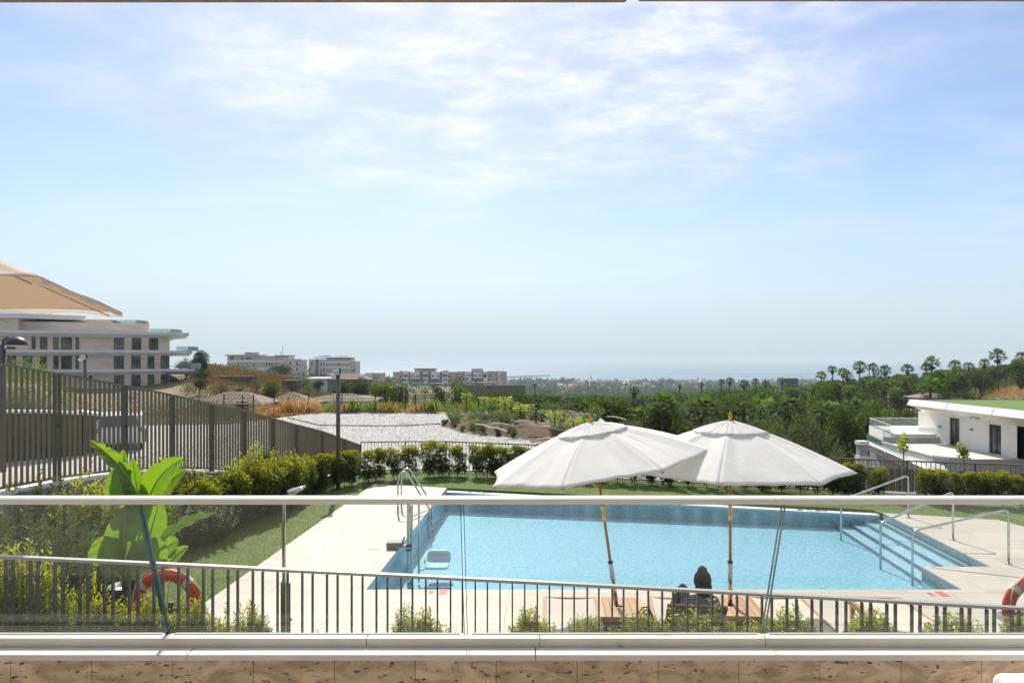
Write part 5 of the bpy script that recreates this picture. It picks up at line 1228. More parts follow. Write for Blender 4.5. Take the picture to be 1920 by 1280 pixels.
def clump_points(g, n, clumps, up=.25):
    c = np.array([q[0] for q in clumps]); r = np.array([q[1] for q in clumps]); w = r**2; idx = g.choice(len(clumps), n, p=w/w.sum())
    D = unit(g.normal(size=(n, 3))+np.array([0, 0, up])); rad = r[idx]*(.55+.5*g.random(n)**.5); sq = np.array([1, 1, .8])
    return c[idx]+D*rad[:, None]*sq, D
def crown_mesh(name, seed, n, w, h, leaf, mat_, nclump=22, flat=1.0, up=.25, asp=.55, lean=0):
    g = np.random.default_rng(seed); cl = []
    for k in range(nclump):
        d = unit(g.normal(size=(1, 3)))[0]; q = g.random()**.45; c = d*np.array([w*.36, w*.36, h*.38])*q
        prof = 1-.25*abs(c[2]/(h*.5)); cl.append((np.array([c[0]*prof, c[1]*prof, h*.5+c[2]]), w*g.uniform(.11, .21)))
    C, D = clump_points(g, n, cl, up); A = D*.6+unit(g.normal(size=C.shape))*.8
    V, Q = leaf_verts(C, A, leaf*g.uniform(.6, 1.3, n), leaf*asp*g.uniform(.7, 1.2, n), g)
    return np_mesh(name, V, Q, mat_)
def limb_mesh(name, seed, w, h, trunk_h, r, mat_=None, n=6):
    g = random.Random(seed); b = MB(); top = Vector((g.uniform(-.1, .1)*w, g.uniform(-.1, .1)*w, trunk_h+h*.35))
    b.tube([(0, 0, -.4), (g.uniform(-.03, .03)*w, 0, trunk_h*.6), top*.9+Vector((0, 0, 0)), top], [r*1.25, r, r*.7, r*.3], 8)
    for k in range(n):
        a = k*2.4+g.random(); z0 = trunk_h*(.65+.35*g.random()); e = Vector((math.cos(a)*w*.34, math.sin(a)*w*.34, trunk_h+h*g.uniform(.25, .7)))
        b.tube([(0, 0, z0), e*.5+Vector((0, 0, z0*.35)), e], [r*.5, r*.3, r*.08], 5)
    return b.mesh(name, mat_ or m_trunk, Vector(), True)

# ---- palms
def fan_palm(seed, nf=34, L=1.0, dead=14):
    g = np.random.default_rng(seed); V = []; Q = []
    VD = []; QD = []
    def frond(az, el, size, VV, QQ, droop):
        d = np.array([math.cos(az)*math.cos(el), math.sin(az)*math.cos(el), math.sin(el)]); side = np.array([-math.sin(az), math.cos(az), 0]); upv = np.cross(d, side); upv = upv if upv[2] > 0 else -upv
        base = np.zeros(3); tip = d*size*.95
        def quad(a, b_, w, s_):
            k = len(VV); VV.extend([a-s_*w, a+s_*w, b_+s_*w*.2, b_-s_*w*.2]); QQ.append([k, k+1, k+2, k+3])
        quad(base, tip, .03*size, side)
        nb = 9
        for i in range(nb):
            t = (i/(nb-1)-.5)*2; a = t*1.25; dir_ = d*math.cos(a)+side*math.sin(a)+np.array([0, 0, -droop*.35*abs(t)]); dir_ /= np.linalg.norm(dir_)
            ln = size*(.95-.25*abs(t)); m = tip+dir_*ln*.6; e = m+(dir_+np.array([0, 0, -.9*droop]))*ln*.42; perp = np.cross(dir_, upv); perp /= max(np.linalg.norm(perp), 1e-6)
            k = len(VV); w = .085*size; VV.extend([tip, m-perp*w, e, m+perp*w]); QQ.append([k, k+1, k+2, k+3])
    for i in range(nf):
        el = math.asin(min(.97, -.35+1.35*((i+.5)/nf)))+g.normal()*.08; frond(i*2.399+g.normal()*.2, el, L*g.uniform(.85, 1.1), V, Q, .35+.5*(1-(i/nf)))
    for i in range(dead): frond(i*2.399, -.9-.5*g.random(), L*g.uniform(.6, .9), VD, QD, .7)
    return np_mesh('crown', np.array(V), np.array(Q), L_palm), np_mesh('dead_fronds', np.array(VD), np.array(QD), L_dead)
PALMS = [fan_palm(s) for s in (1, 2, 3, 4)]
def palm_trunk(seed):
    g = random.Random(seed); b = MB(); b.tube([(0, 0, -1.5), (g.uniform(-.1, .1), 0, .5), (0, g.uniform(-.1, .1), .8), (0, 0, 1)], [.16, .13, .13, .15], 8); return b.mesh('trunk', m_trunk, Vector(), True)
PT = [palm_trunk(s) for s in (1, 2)]
def palm(x, y, h, cw, label, group, k, zoff=0, name='palm_tree'):
    z = hz(x, y)+zoff; t = thing(name, label, 'palm tree', (x, y, z), group, world=False)
    s = cw/2/1.75; o = mesh_obj('trunk', PT[k % 2], t, (0, 0, 0), 0, (1, 1, h)); 
    a = rnd.random()*6.28; mesh_obj('crown', PALMS[k % 4][0], t, (0, 0, h), a, s)
    if k % 3 != 2: mesh_obj('dead_fronds', PALMS[k % 4][1], t, (0, 0, h-.03), a, s*.95)
    t.rotation_euler = (rnd.gauss(0, .03), rnd.gauss(0, .03), 0); return t
CROWNS = [crown_mesh('crown', 30+i, 2600, 1, .85, .058, L_tree) for i in range(4)]
CROWNS_O = [crown_mesh('crown', 40+i, 3200, 1, .8, .042, L_olive, 30, asp=.4) for i in range(2)]
CROWNS_P = [crown_mesh('crown', 50+i, 6500, 1, .62, .044, L_pine, 24, up=.6, asp=.42) for i in range(2)]
LIMBS = [limb_mesh('trunk', s, 1, .8, .30, .035) for s in (1, 2, 3)]
def tree(x, y, w, h, label, group=None, kind='tree', k=0, zoff=0, name=None):
    """crown width w, total height h"""
    z = hz(x, y)+zoff; t = thing(name or {'tree': 'broadleaf_tree', 'olive': 'olive_tree', 'pine': 'pine_tree'}[kind], label, 'tree', (x, y, z), group, world=False)
    cr = {'tree': CROWNS, 'olive': CROWNS_O, 'pine': CROWNS_P}[kind]; ch = h*.8
    mesh_obj('trunk', LIMBS[k % 3], t, (0, 0, 0), 0, (w, w, h))
    mesh_obj('crown', cr[k % len(cr)], t, (0, 0, h-ch*.95), rnd.random()*6.28, (w*1.1, w*1.1, ch/.8)); return t
SILX = [600, 700, 950, 1100, 1250, 1350, 1450, 1550, 1650, 1750, 1850, 1950, 2300]
SILY = [742, 742, 738, 742, 734, 728, 722, 712, 703, 696, 684, 678, 672]
def top_limit(x, y): return 3.5-y*(float(np.interp(960+x/y*F, SILX, SILY))-672)/F
def forest():
    g = random.Random(21); pts = []; n_p = n_t = 0; tries = 0
    while (n_p < 225 or n_t < 225) and tries < 40000:
        tries += 1
        d = 50+ (300-50)*g.random()**1.35; q = g.uniform(905, 2060); x = (q-960)/F*d
        if d < 62 and q > 1560: continue
        if x > 24 and d < 56: continue
        if q < 980 and d < 75: continue
        if 1815 < q and 95 < d < 150: continue
        pm = g.random() < (.62 if q > 1150 else .45); w = g.uniform(2.3, 3.2) if pm else g.uniform(4.5, 8.0); h = g.uniform(5.5, 9.5) if pm else g.uniform(4.5, 7.5)
        zb = hz(x, d); cap = top_limit(x, d)-zb-(w*.42 if pm else 0)
        if q > 1800 and d < 100: cap = min(cap, 3.5-d*(744-672)/F-zb-(w*.42 if pm else 0))
        if cap < 2.2: continue
        h = min(h*(1.5 if d > 105 else 1.0), cap*g.uniform(.88, 1.0))
        if any((x-a)**2+(d-c)**2 < ((w+v)*.30*(1+d/400))**2 for a, c, v in pts): continue
        if pm and n_p >= 225 or (not pm and n_t >= 225): continue
        # keep near trees below what stands behind them in the photograph
        pts.append((x, d, w))
        side = ('in front of the tan blocks' if q < 1010 else 'above the vine stakes' if q < 1100 else 'above the leaning umbrella' if q < 1210 else 'between the umbrella tops' if q < 1330 else 'above the upright umbrella' if q < 1450 else 'right of the upright umbrella top' if q < 1570 else 'left of the modern house' if q < 1690 else 'above the modern house roof' if q < 1800 else 'on the far right slope')
        side = ('in the front row ' if d < 85 else 'midway up ' if d < 150 else 'in the back rows ')+side
        if pm:
            n_p += 1; palm(x, d, h, w, ('tall ' if h > 6.5 else 'short ')+'shaggy fan palm '+side, 'fan palms of the grove', n_p)
        else:
            n_t += 1; tree(x, d, w, h, ('broad ' if w > 6.2 else 'small ')+'dark green tree '+side, 'dark green trees of the grove', 'tree', n_t)
    sky = [(1563, 693, 150, 21, 'lone dark fan palm rising above the grove left of the pole'), (1612, 688, 150, 30, 'wide fan palm on the skyline left of the mast'), (1645, 690, 150, 24, 'fan palm on the skyline right of the mast'), (1663, 694, 150, 26, 'fan palm second right of the mast on the skyline'),
           (1700, 692, 150, 26, 'round fan palm on the skyline above the white house tip'), (1734, 689, 150, 24, 'small fan palm left of the tall skyline palm'), (1751, 681, 150, 32, 'tall thick fan palm on the skyline above the white house'), (1786, 685, 150, 26, 'fan palm right of the tall skyline palm'), (1818, 687, 150, 22, 'low fan palm on the right skyline'), (1842, 681, 150, 22, 'fan palm left of the big right skyline palm'),
           (1873, 668, 150, 34, 'highest fan palm on the right skyline'), (1911, 670, 150, 28, 'fan palm at the right end of the skyline'), (1580, 699, 155, 24, 'leaning fan palm beside the lone skyline palm'), (1592, 704, 140, 24, 'lower fan palm beside the lone skyline palm'), (1540, 705, 160, 24, 'fan palm left of the lone skyline palm'),
           (1361, 714, 150, 18, 'small fan palm against the sea, right of the right umbrella top'), (1396, 720, 150, 22, 'small fan palm against the sea behind the right umbrella'), (1418, 716, 170, 18, 'fan palm against the sea with a short crown'), (1435, 721, 170, 20, 'fan palm near the sea edge of the grove'), (1462, 714, 160, 16, 'thin fan palm left of the brown block'),
           (1004, 723, 170, 11, 'solitary thin palm against the valley above the vines'), (1276, 725, 150, 12, 'dark thin palm against the far town'), (1315, 721, 150, 11, 'slim palm against the far town, right one'), (1351, 716, 150, 15, 'round palm against the sea above the right umbrella'), (1315, 745, 120, 20, 'stout palm in front of the far town')]
    for i, (q, yc, d, wpx, lab) in enumerate(sky):
        x = (q-960)/F*d; zb = hz(x, d); cw = wpx/F*d; zc = 3.5-(yc-672)/F*d; palm(x, d, zc-zb, cw*.98, lab, None, i)
forest()
def T(q, yt, yb, wpx, d, label, kind='tree', k=0, group=None):
    x = (q-960)/F*d; zt_ = 3.5-(yt-672)/F*d; zb = min(3.5-(yb-672)/F*d, zt_-1); z = hz(x, d); h = max(zt_-min(z, zb), 1.5)
    tree(x, d, wpx/F*d, h, label, group, kind, k, zt_-h-z)
T(1525, 770, 862, 150, 40, 'large round olive tree behind the upright umbrella', 'olive', 0)
T(1440, 778, 862, 110, 42, 'olive tree just behind the tip of the upright umbrella', 'olive', 1)
T(1325, 778, 840, 90, 46, 'pale green olive tree between the two umbrella tops', 'olive', 0)
T(1235, 762, 812, 84, 52, 'dark round laurel tree above the leaning umbrella', 'tree', 1)
T(1185, 788, 820, 60, 46, 'light green bush tree above the leaning umbrella', 'olive', 1)
T(1640, 760, 815, 90, 66, 'dark grey-green oak left of the white house', 'tree', 2)
T(1585, 765, 820, 80, 62, 'dark oak with dense crown left of the modern house', 'tree', 0)
T(1700, 775, 812, 60, 62, 'dark oak touching the modern house', 'tree', 3)
T(1640, 735, 770, 34, 80, 'rounded olive green tree on the slope above the oaks', 'olive', 1)
T(1540, 720, 760, 60, 110, 'broad green tree in the middle of the palm slope', 'tree', 1)
T(1840, 697, 720, 60, 160, 'large dark tree over the dry grass patch on the right', 'tree', 2)
T(1915, 676, 745, 60, 145, 'large dark tree at the right end of the slope', 'tree', 3)
T(1640, 690, 745, 50, 140, 'tall pale green tree on the right slope', 'olive', 0)
T(1570, 840, 885, 50, 36, 'small leafy shrub tree beyond the right fence', 'olive', 1)
T(377, 651, 712, 44, 128, 'tall umbrella pine beside the left apartment building', 'pine', 0)
T(350, 672, 715, 40, 126, 'low dark pine behind the balconies of the left building', 'pine', 1)
T(378, 690, 722, 40, 120, 'rounded dark pine below the tall umbrella pine', 'pine', 0)
T(375, 705, 735, 32, 100, 'reddish brown leafless bush beside the left balconies', 'pine', 1)
T(527, 678, 706, 44, 200, 'round dark pine in front of the hillside block', 'pine', 1)
T(420, 716, 740, 30, 90, 'bright green round bush under the hillside wall', 'olive', 0)
T(512, 716, 738, 32, 100, 'dark round bush on the hillside path', 'tree', 0)
T(480, 712, 730, 24, 105, 'small palm-like bush beside the dark wall', 'olive', 1)
T(452, 724, 745, 26, 85, 'dark olive bush below the hillside path', 'tree', 2)
T(573, 722, 746, 40, 100, 'grey-green bush right of the hillside path', 'olive', 0)
T(572, 708, 730, 26, 130, 'yellow green tree in front of the low blue building', 'olive', 1)
T(595, 713, 733, 26, 150, 'dark tree before the low blue building', 'tree', 1)
T(672, 712, 745, 58, 110, 'dark dense tree below the villa roof', 'tree', 2)
T(712, 722, 762, 60, 80, 'dark olive tree behind the pale fence rails', 'tree', 3)
T(745, 727, 765, 50, 76, 'dark bushy tree right of the pale fence rails', 'tree', 0)
T(640, 715, 748, 40, 100, 'dark bush behind the lamp post', 'tree', 1)
T(858, 718, 755, 60, 90, 'dark green tree below the tan blocks', 'tree', 2)
T(900, 715, 750, 36, 95, 'light green tree below the rightmost tan block', 'olive', 0)
T(820, 726, 755, 40, 90, 'grey-green bush tree right of the terraced fence', 'tree', 1)
T(780, 728, 755, 34, 95, 'small green palm-like tree behind the wire fence', 'olive', 1)
T(925, 735, 765, 50, 80, 'dark tree at the left edge of the palm grove', 'tree', 0)
T(970, 742, 775, 50, 78, 'dense tree behind the vines on the mound', 'tree', 3)
T(505, 722, 745, 34, 88, 'dark hillside bush above the pointed roof', 'tree', 1)
T(540, 742, 758, 22, 60, 'banana-like bright green plant beside the pointed roof', 'olive', 0)
for i, (q, yt, w) in enumerate(((720, 730, 14), (740, 736, 16), (765, 732, 14), (797, 738, 14), (1190, 734, 16))): 
    d = 75+i*6; x = (q-960)/F*d; zt_ = 3.5-(yt-672)/F*d; palm(x, d, max(1.5, zt_-hz(x, d)), w*1.5/F*d, ['small fan palm by the clay roofs', 'small fan palm beside the dark olive', 'small fan palm behind the terraced fence', 'small fan palm below the middle block', 'pale fan palm in front of the grove'][i], None, i)
def scrub(name, label, n, gen, leaf, m, asp=.5, up=.6, seed=3, cat='scrub'):
    g = np.random.default_rng(seed); X, Y, Hh = gen(g, n)
    if name == 'undergrowth':
        kp = ~((X/Y*F+960 > 1810) & (Y > 95) & (Y < 152)); X, Y, Hh = X[kp], Y[kp], Hh[kp]; n = len(X)
    Z = hgt(X, Y)+Hh*g.random(n)
    C = np.stack([X, Y, Z], 1); A = unit(g.normal(size=C.shape))+np.array([0, 0, up]); V, Q = leaf_verts(C, A, leaf*g.uniform(.5, 1.4, n)*np.maximum(1, Y/110), leaf*asp*g.uniform(.6, 1.2, n)*np.maximum(1, Y/110), g)
    o = mesh_obj(name, np_mesh(name, V, Q, m)); tag(o, label, cat, kind='stuff')
def clustered(g, n, qlo, qhi, dlo, dhi, hmax, ncl, rad, pw=1.2):
    cd = dlo+(dhi-dlo)*g.random(ncl)**pw; cq = g.uniform(qlo, qhi, ncl); cx = (cq-960)/F*cd; k = g.integers(0, ncl, n); r_ = rad*(.6+.8*g.random(ncl)); dd = g.normal(size=(n, 3))*.5
    X = cx[k]+dd[:, 0]*r_[k]; Y = np.maximum(cd[k]+dd[:, 1]*r_[k], dlo*.95); q = np.exp(-(dd[:, 0]**2+dd[:, 1]**2)*1.2); return X, Y, hmax*q*(.5+.8*(k % 5)/5)
scrub('undergrowth', 'dense green undergrowth between the trees of the palm grove', 120000, lambda g, n: clustered(g, n, 860, 2080, 50, 260, 2.8, 1000, 2.6), .27, L_tree, seed=4, cat='undergrowth')
scrub('undergrowth', 'pale green undergrowth patches in the grove', 45000, lambda g, n: clustered(g, n, 900, 2080, 50, 220, 2.4, 300, 2.4), .24, L_olive, seed=5, cat='undergrowth')
scrub('dry_scrub', 'rust brown dry scrub covering the left hillside', 42000, lambda g, n: clustered(g, n, 360, 660, 95, 165, 1.2, 420, 2.2, 1), .26, L_dry, seed=6)
scrub('green_scrub', 'dark green bushes scattered over the left hillside and valley edge', 60000, lambda g, n: clustered(g, n, 330, 960, 56, 190, 2.6, 300, 2.2, 1.3), .22, L_tree, seed=7)
scrub('dry_scrub', 'brown dry scrub on the bank left of the gravel lot', 9000, lambda g, n: clustered(g, n, 250, 545, 37.5, 50, .9, 130, 1.1, 1), .10, L_dry, seed=15)
scrub('green_scrub', 'green bushes on the bank left of the gravel lot', 16000, lambda g, n: clustered(g, n, 200, 530, 37.5, 56, 1.2, 60, 1.1, 1), .11, L_olive, seed=16)
scrub('green_scrub', 'olive green bushes on the left valley edge', 22000, lambda g, n: clustered(g, n, 360, 960, 56, 170, 2.0, 170, 1.8, 1.3), .20, L_olive, seed=8)
scrub('dry_grass', 'orange dry grass on the right hillside', 14000, lambda g, n: clustered(g, n, 1780, 2050, 105, 190, .8, 160, 3.4, 1), .42, L_straw, .25, 1.5, seed=9)
scrub('bank_ivy', 'green ivy and grass over the bank beyond the left fence', 24000, lambda g, n: clustered(g, n, -260, 215, 23.5, 50, 1.3, 260, 1.6, 1), .11, L_grass, seed=10, cat='ground cover')
scrub('distant_trees', 'hazy belt of trees around the distant town', 40000, lambda g, n: clustered(g, n, 560, 2000, 700, 1980, 16, 700, 26, 1), .52, L_far, .7, .2, seed=12, cat='trees')
scrub('distant_trees', 'tree covered valley floor beyond the palm grove', 36000, lambda g, n: clustered(g, n, 560, 2100, 290, 900, 9, 620, 12, 1.5), .42, L_far, .7, .2, seed=13, cat='trees')
for i, q in enumerate((960, 975, 992, 1010, 1022, 1040, 1056, 1074, 1195, 1225, 1240, 1258)):
    d = 1450; x = (q-960)/F*d; tree(x, d, (17+3*(i % 3))/F*d, 18+(i % 4)*2.5, 'tall tree of the hazy belt along the shore', 'tall hazy trees by the shore', 'pine' if i % 2 else 'tree', i)

# ---- hedges
def hedge_mesh(seed, n=2300, h=.96, w=.50):
    g = np.random.default_rng(seed); cl = []
    for k in range(26):
        z = h*(.08+.84*g.random()); a = g.random()*6.28; rr_ = w*.5*g.random()**.5*(.72+.28*math.sin(z/h*3.14)); cl.append((np.array([math.cos(a)*rr_*.8, math.sin(a)*rr_*.8, z]), w*g.uniform(.14, .24)))
    for k in range(5): cl.append((np.array([g.normal()*.07, g.normal()*.07, h*(.85+.12*g.random())]), .09))
    C, D = clump_points(g, n, cl, .3); C[:, 2] = np.clip(C[:, 2], .02, h*1.12); A = D+unit(g.normal(size=C.shape))*.6+np.array([0, 0, .5])
    V, Q = leaf_verts(C, A, .058*g.uniform(.7, 1.3, n), .030, g); return np_mesh('foliage', V, Q, L_hedge)
HED = [hedge_mesh(60+i) for i in range(5)]
b = MB(); b.tube([(0, 0, -.03), (.01, 0, .3), (-.01, .01, .6)], [.014, .012, .006], 6); b.tube([(0, 0, .1), (.08, .02, .45), (.1, .03, .7)], [.009, .007, .003], 5); b.tube([(0, 0, .12), (-.08, -.03, .5), (-.07, -.05, .75)], [.009, .007, .003], 5)
STEM = b.mesh('stem', m_twig, Vector(), True)
def hedge_plant(x, y, z, s, label, group, k, w=1.0):
    t = thing('hedge_shrub', label, 'shrub', (x, y, z), group, world=False); mesh_obj('stem', STEM, t); mesh_obj('foliage', HED[k % 5], t, (0, 0, 0), rnd.random()*6.28, (w, w, 1)); t.scale = (s, s, s); return t
k = 0
def hz2(px): return float(np.interp(px, [575, 700, 830, 970, 1570, 1750, 1920, 2100], [17.7, 19.6, 20.45, 20.1, 17.5, 16.6, 16.2, 15.6]))
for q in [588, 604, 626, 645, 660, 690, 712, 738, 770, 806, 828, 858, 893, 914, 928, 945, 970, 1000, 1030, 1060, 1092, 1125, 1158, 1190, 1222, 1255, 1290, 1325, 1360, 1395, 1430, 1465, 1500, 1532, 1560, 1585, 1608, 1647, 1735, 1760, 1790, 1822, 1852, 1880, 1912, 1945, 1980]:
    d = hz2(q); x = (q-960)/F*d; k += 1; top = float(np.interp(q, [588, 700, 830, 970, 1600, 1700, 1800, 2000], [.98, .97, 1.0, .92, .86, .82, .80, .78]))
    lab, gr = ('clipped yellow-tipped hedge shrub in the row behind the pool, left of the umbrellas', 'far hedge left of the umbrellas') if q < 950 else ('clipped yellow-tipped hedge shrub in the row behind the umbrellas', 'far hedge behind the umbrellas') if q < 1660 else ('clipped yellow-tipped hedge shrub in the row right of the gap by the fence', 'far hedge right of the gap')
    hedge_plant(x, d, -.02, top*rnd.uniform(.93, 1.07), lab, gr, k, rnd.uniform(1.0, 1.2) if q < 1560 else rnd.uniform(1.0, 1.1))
# loose shoot shrubs
def shoot_shrub(seed, n=34, h=1.0, w=.5, leaf=.05, per=34, spread=.35, lm=None, hmin=.45):
    g = np.random.default_rng(seed); C = []; A = []; b = MB()
    for i in range(n):
        a = g.random()*6.28; r0 = w*.5*g.random()**.6; hh = h*(hmin+(1-hmin)*g.random()**1.3)*(1-.30*(r0/(w*.5))**2); base = np.array([math.cos(a)*r0*.35, math.sin(a)*r0*.35, 0]); tip = np.array([math.cos(a)*r0*(1+spread*.3), math.sin(a)*r0*(1+spread*.3), hh])+np.append(g.normal(size=2)*.02, 0)
        mid = base*.4+tip*.6+np.array([math.cos(a), math.sin(a), 0])*w*.06; 
        b.tube([base, mid, tip], [.006*h**.5, .004*h**.5, .0015], 4, False)
        u = np.linspace(.18, 1, per)+g.normal(size=per)*.01; u = u[:, None]; p = base*(1-u)**2+2*mid*u*(1-u)+tip*u*u
        th = np.arange(per)*2.4+g.random()*6; dirs = np.stack([np.cos(th), np.sin(th), np.full(per, .75)], 1); C.append(p); A.append(dirs+g.normal(size=dirs.shape)*.25)
    C = np.concatenate(C); A = np.concatenate(A); m = len(C); V, Q = leaf_verts(C, A, leaf*g.uniform(.7, 1.25, m), leaf*.42, g)
    return np_mesh('foliage', V, Q, lm or L_shrub), b.mesh('stem', m_twig)
SH = [shoot_shrub(80+i, 70, 1.0, .5, .046, 46, .35, None, .5) for i in range(5)]
SHS = [shoot_shrub(90+i, 110, 1.0, .36, .046, 36, .6, None, .80) for i in range(5)]
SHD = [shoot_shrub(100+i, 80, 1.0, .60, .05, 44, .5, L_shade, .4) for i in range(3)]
WB = {id(SH): .5, id(SHS): .36, id(SHD): .60}
def shrub(x, y, z, h, w, label, group, k, src=SH, name='shrub'):
    f, s = src[k % len(src)]; t = thing(name, label, 'shrub', (x, y, z), group, world=False); a = rnd.random()*6.28
    kw = w/WB.get(id(src), 1.0); mesh_obj('foliage', f, t, (0, 0, 0), a, (kw, kw, h)); mesh_obj('stem', s, t, (0, 0, 0), a, (kw, kw, h)); return t
k = 0
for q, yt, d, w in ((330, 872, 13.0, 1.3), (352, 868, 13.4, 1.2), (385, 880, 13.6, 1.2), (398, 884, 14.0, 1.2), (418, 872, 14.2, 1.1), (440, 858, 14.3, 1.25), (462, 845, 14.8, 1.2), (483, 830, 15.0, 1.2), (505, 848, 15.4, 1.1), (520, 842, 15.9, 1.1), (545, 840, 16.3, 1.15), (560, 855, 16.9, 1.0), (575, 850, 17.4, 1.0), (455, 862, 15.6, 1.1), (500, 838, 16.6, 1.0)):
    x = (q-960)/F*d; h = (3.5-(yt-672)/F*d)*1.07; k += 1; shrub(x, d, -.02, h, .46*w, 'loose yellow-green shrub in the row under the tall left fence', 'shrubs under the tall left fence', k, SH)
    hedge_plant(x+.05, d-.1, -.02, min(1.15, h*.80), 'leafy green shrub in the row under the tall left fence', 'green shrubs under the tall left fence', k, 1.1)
for q, yt, d, w, lab in ((90, 866, 10.6, .75, 'tall sparse shrub with yellow tips against the fence post, left'), (155, 872, 10.6, .8, 'sparse yellow-green shrub left of the banana plant'), (182, 890, 10.9, .7, 'short sparse shrub just left of the banana plant'), (282, 848, 11.5, .85, 'tall yellow-green shrub right behind the banana leaves'), (18, 890, 10.4, .7, 'dark sparse shrub at the far left by the wall'), (120, 905, 10.3, .7, 'spindly shrub in front of the retaining wall'), (225, 905, 10.8, .7, 'shrub directly behind the banana plant')):
    x = (q-960)/F*d; h = 3.5-(yt-672)/F*d; k += 1; shrub(x, d, -.02, h, w, lab, None, k, SH)
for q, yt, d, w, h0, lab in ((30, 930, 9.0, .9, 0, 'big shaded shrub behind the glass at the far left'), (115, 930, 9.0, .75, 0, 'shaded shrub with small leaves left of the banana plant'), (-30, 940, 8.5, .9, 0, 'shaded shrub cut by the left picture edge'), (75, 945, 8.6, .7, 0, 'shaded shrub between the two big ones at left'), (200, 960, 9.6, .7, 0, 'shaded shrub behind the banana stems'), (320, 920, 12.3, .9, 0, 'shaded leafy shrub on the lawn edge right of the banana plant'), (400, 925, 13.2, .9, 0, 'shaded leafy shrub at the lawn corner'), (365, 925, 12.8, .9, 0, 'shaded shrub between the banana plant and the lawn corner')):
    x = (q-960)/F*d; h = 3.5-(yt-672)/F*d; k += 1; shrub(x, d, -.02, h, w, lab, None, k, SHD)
# foreground row: (px, top y, width px)
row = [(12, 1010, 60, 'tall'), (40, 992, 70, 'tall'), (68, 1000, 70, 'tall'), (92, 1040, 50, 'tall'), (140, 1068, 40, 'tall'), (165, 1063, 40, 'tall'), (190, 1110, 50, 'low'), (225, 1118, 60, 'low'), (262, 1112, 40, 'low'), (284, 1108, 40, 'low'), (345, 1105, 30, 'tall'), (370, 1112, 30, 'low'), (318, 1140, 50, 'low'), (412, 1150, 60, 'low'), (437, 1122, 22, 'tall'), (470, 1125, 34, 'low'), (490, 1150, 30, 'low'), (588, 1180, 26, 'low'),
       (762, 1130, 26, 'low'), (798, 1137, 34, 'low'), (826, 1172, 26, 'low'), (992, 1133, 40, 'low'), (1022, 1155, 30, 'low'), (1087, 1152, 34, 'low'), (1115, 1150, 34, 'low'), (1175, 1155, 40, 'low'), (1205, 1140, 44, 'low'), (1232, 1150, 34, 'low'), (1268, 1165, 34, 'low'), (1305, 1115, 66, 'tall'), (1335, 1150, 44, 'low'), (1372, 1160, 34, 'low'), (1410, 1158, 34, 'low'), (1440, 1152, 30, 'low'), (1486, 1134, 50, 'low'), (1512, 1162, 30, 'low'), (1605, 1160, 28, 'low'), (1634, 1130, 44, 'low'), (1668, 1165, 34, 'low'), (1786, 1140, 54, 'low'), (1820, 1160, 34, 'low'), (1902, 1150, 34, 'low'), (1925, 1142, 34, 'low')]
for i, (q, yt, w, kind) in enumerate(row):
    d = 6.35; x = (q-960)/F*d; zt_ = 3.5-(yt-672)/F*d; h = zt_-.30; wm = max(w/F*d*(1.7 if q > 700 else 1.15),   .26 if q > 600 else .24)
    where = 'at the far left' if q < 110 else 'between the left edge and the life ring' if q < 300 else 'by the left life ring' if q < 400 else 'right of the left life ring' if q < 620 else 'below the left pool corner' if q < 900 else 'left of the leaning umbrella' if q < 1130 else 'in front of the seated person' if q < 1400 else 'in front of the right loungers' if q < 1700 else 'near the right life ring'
    shrub(x, d, .30, h, wm*(1.3 if kind == 'tall' else 1), ('tall ' if kind == 'tall' else 'short ')+'yellow-green shrub in the planter '+where, 'planter shrubs '+where, i, SH if kind == 'tall' else SHS)

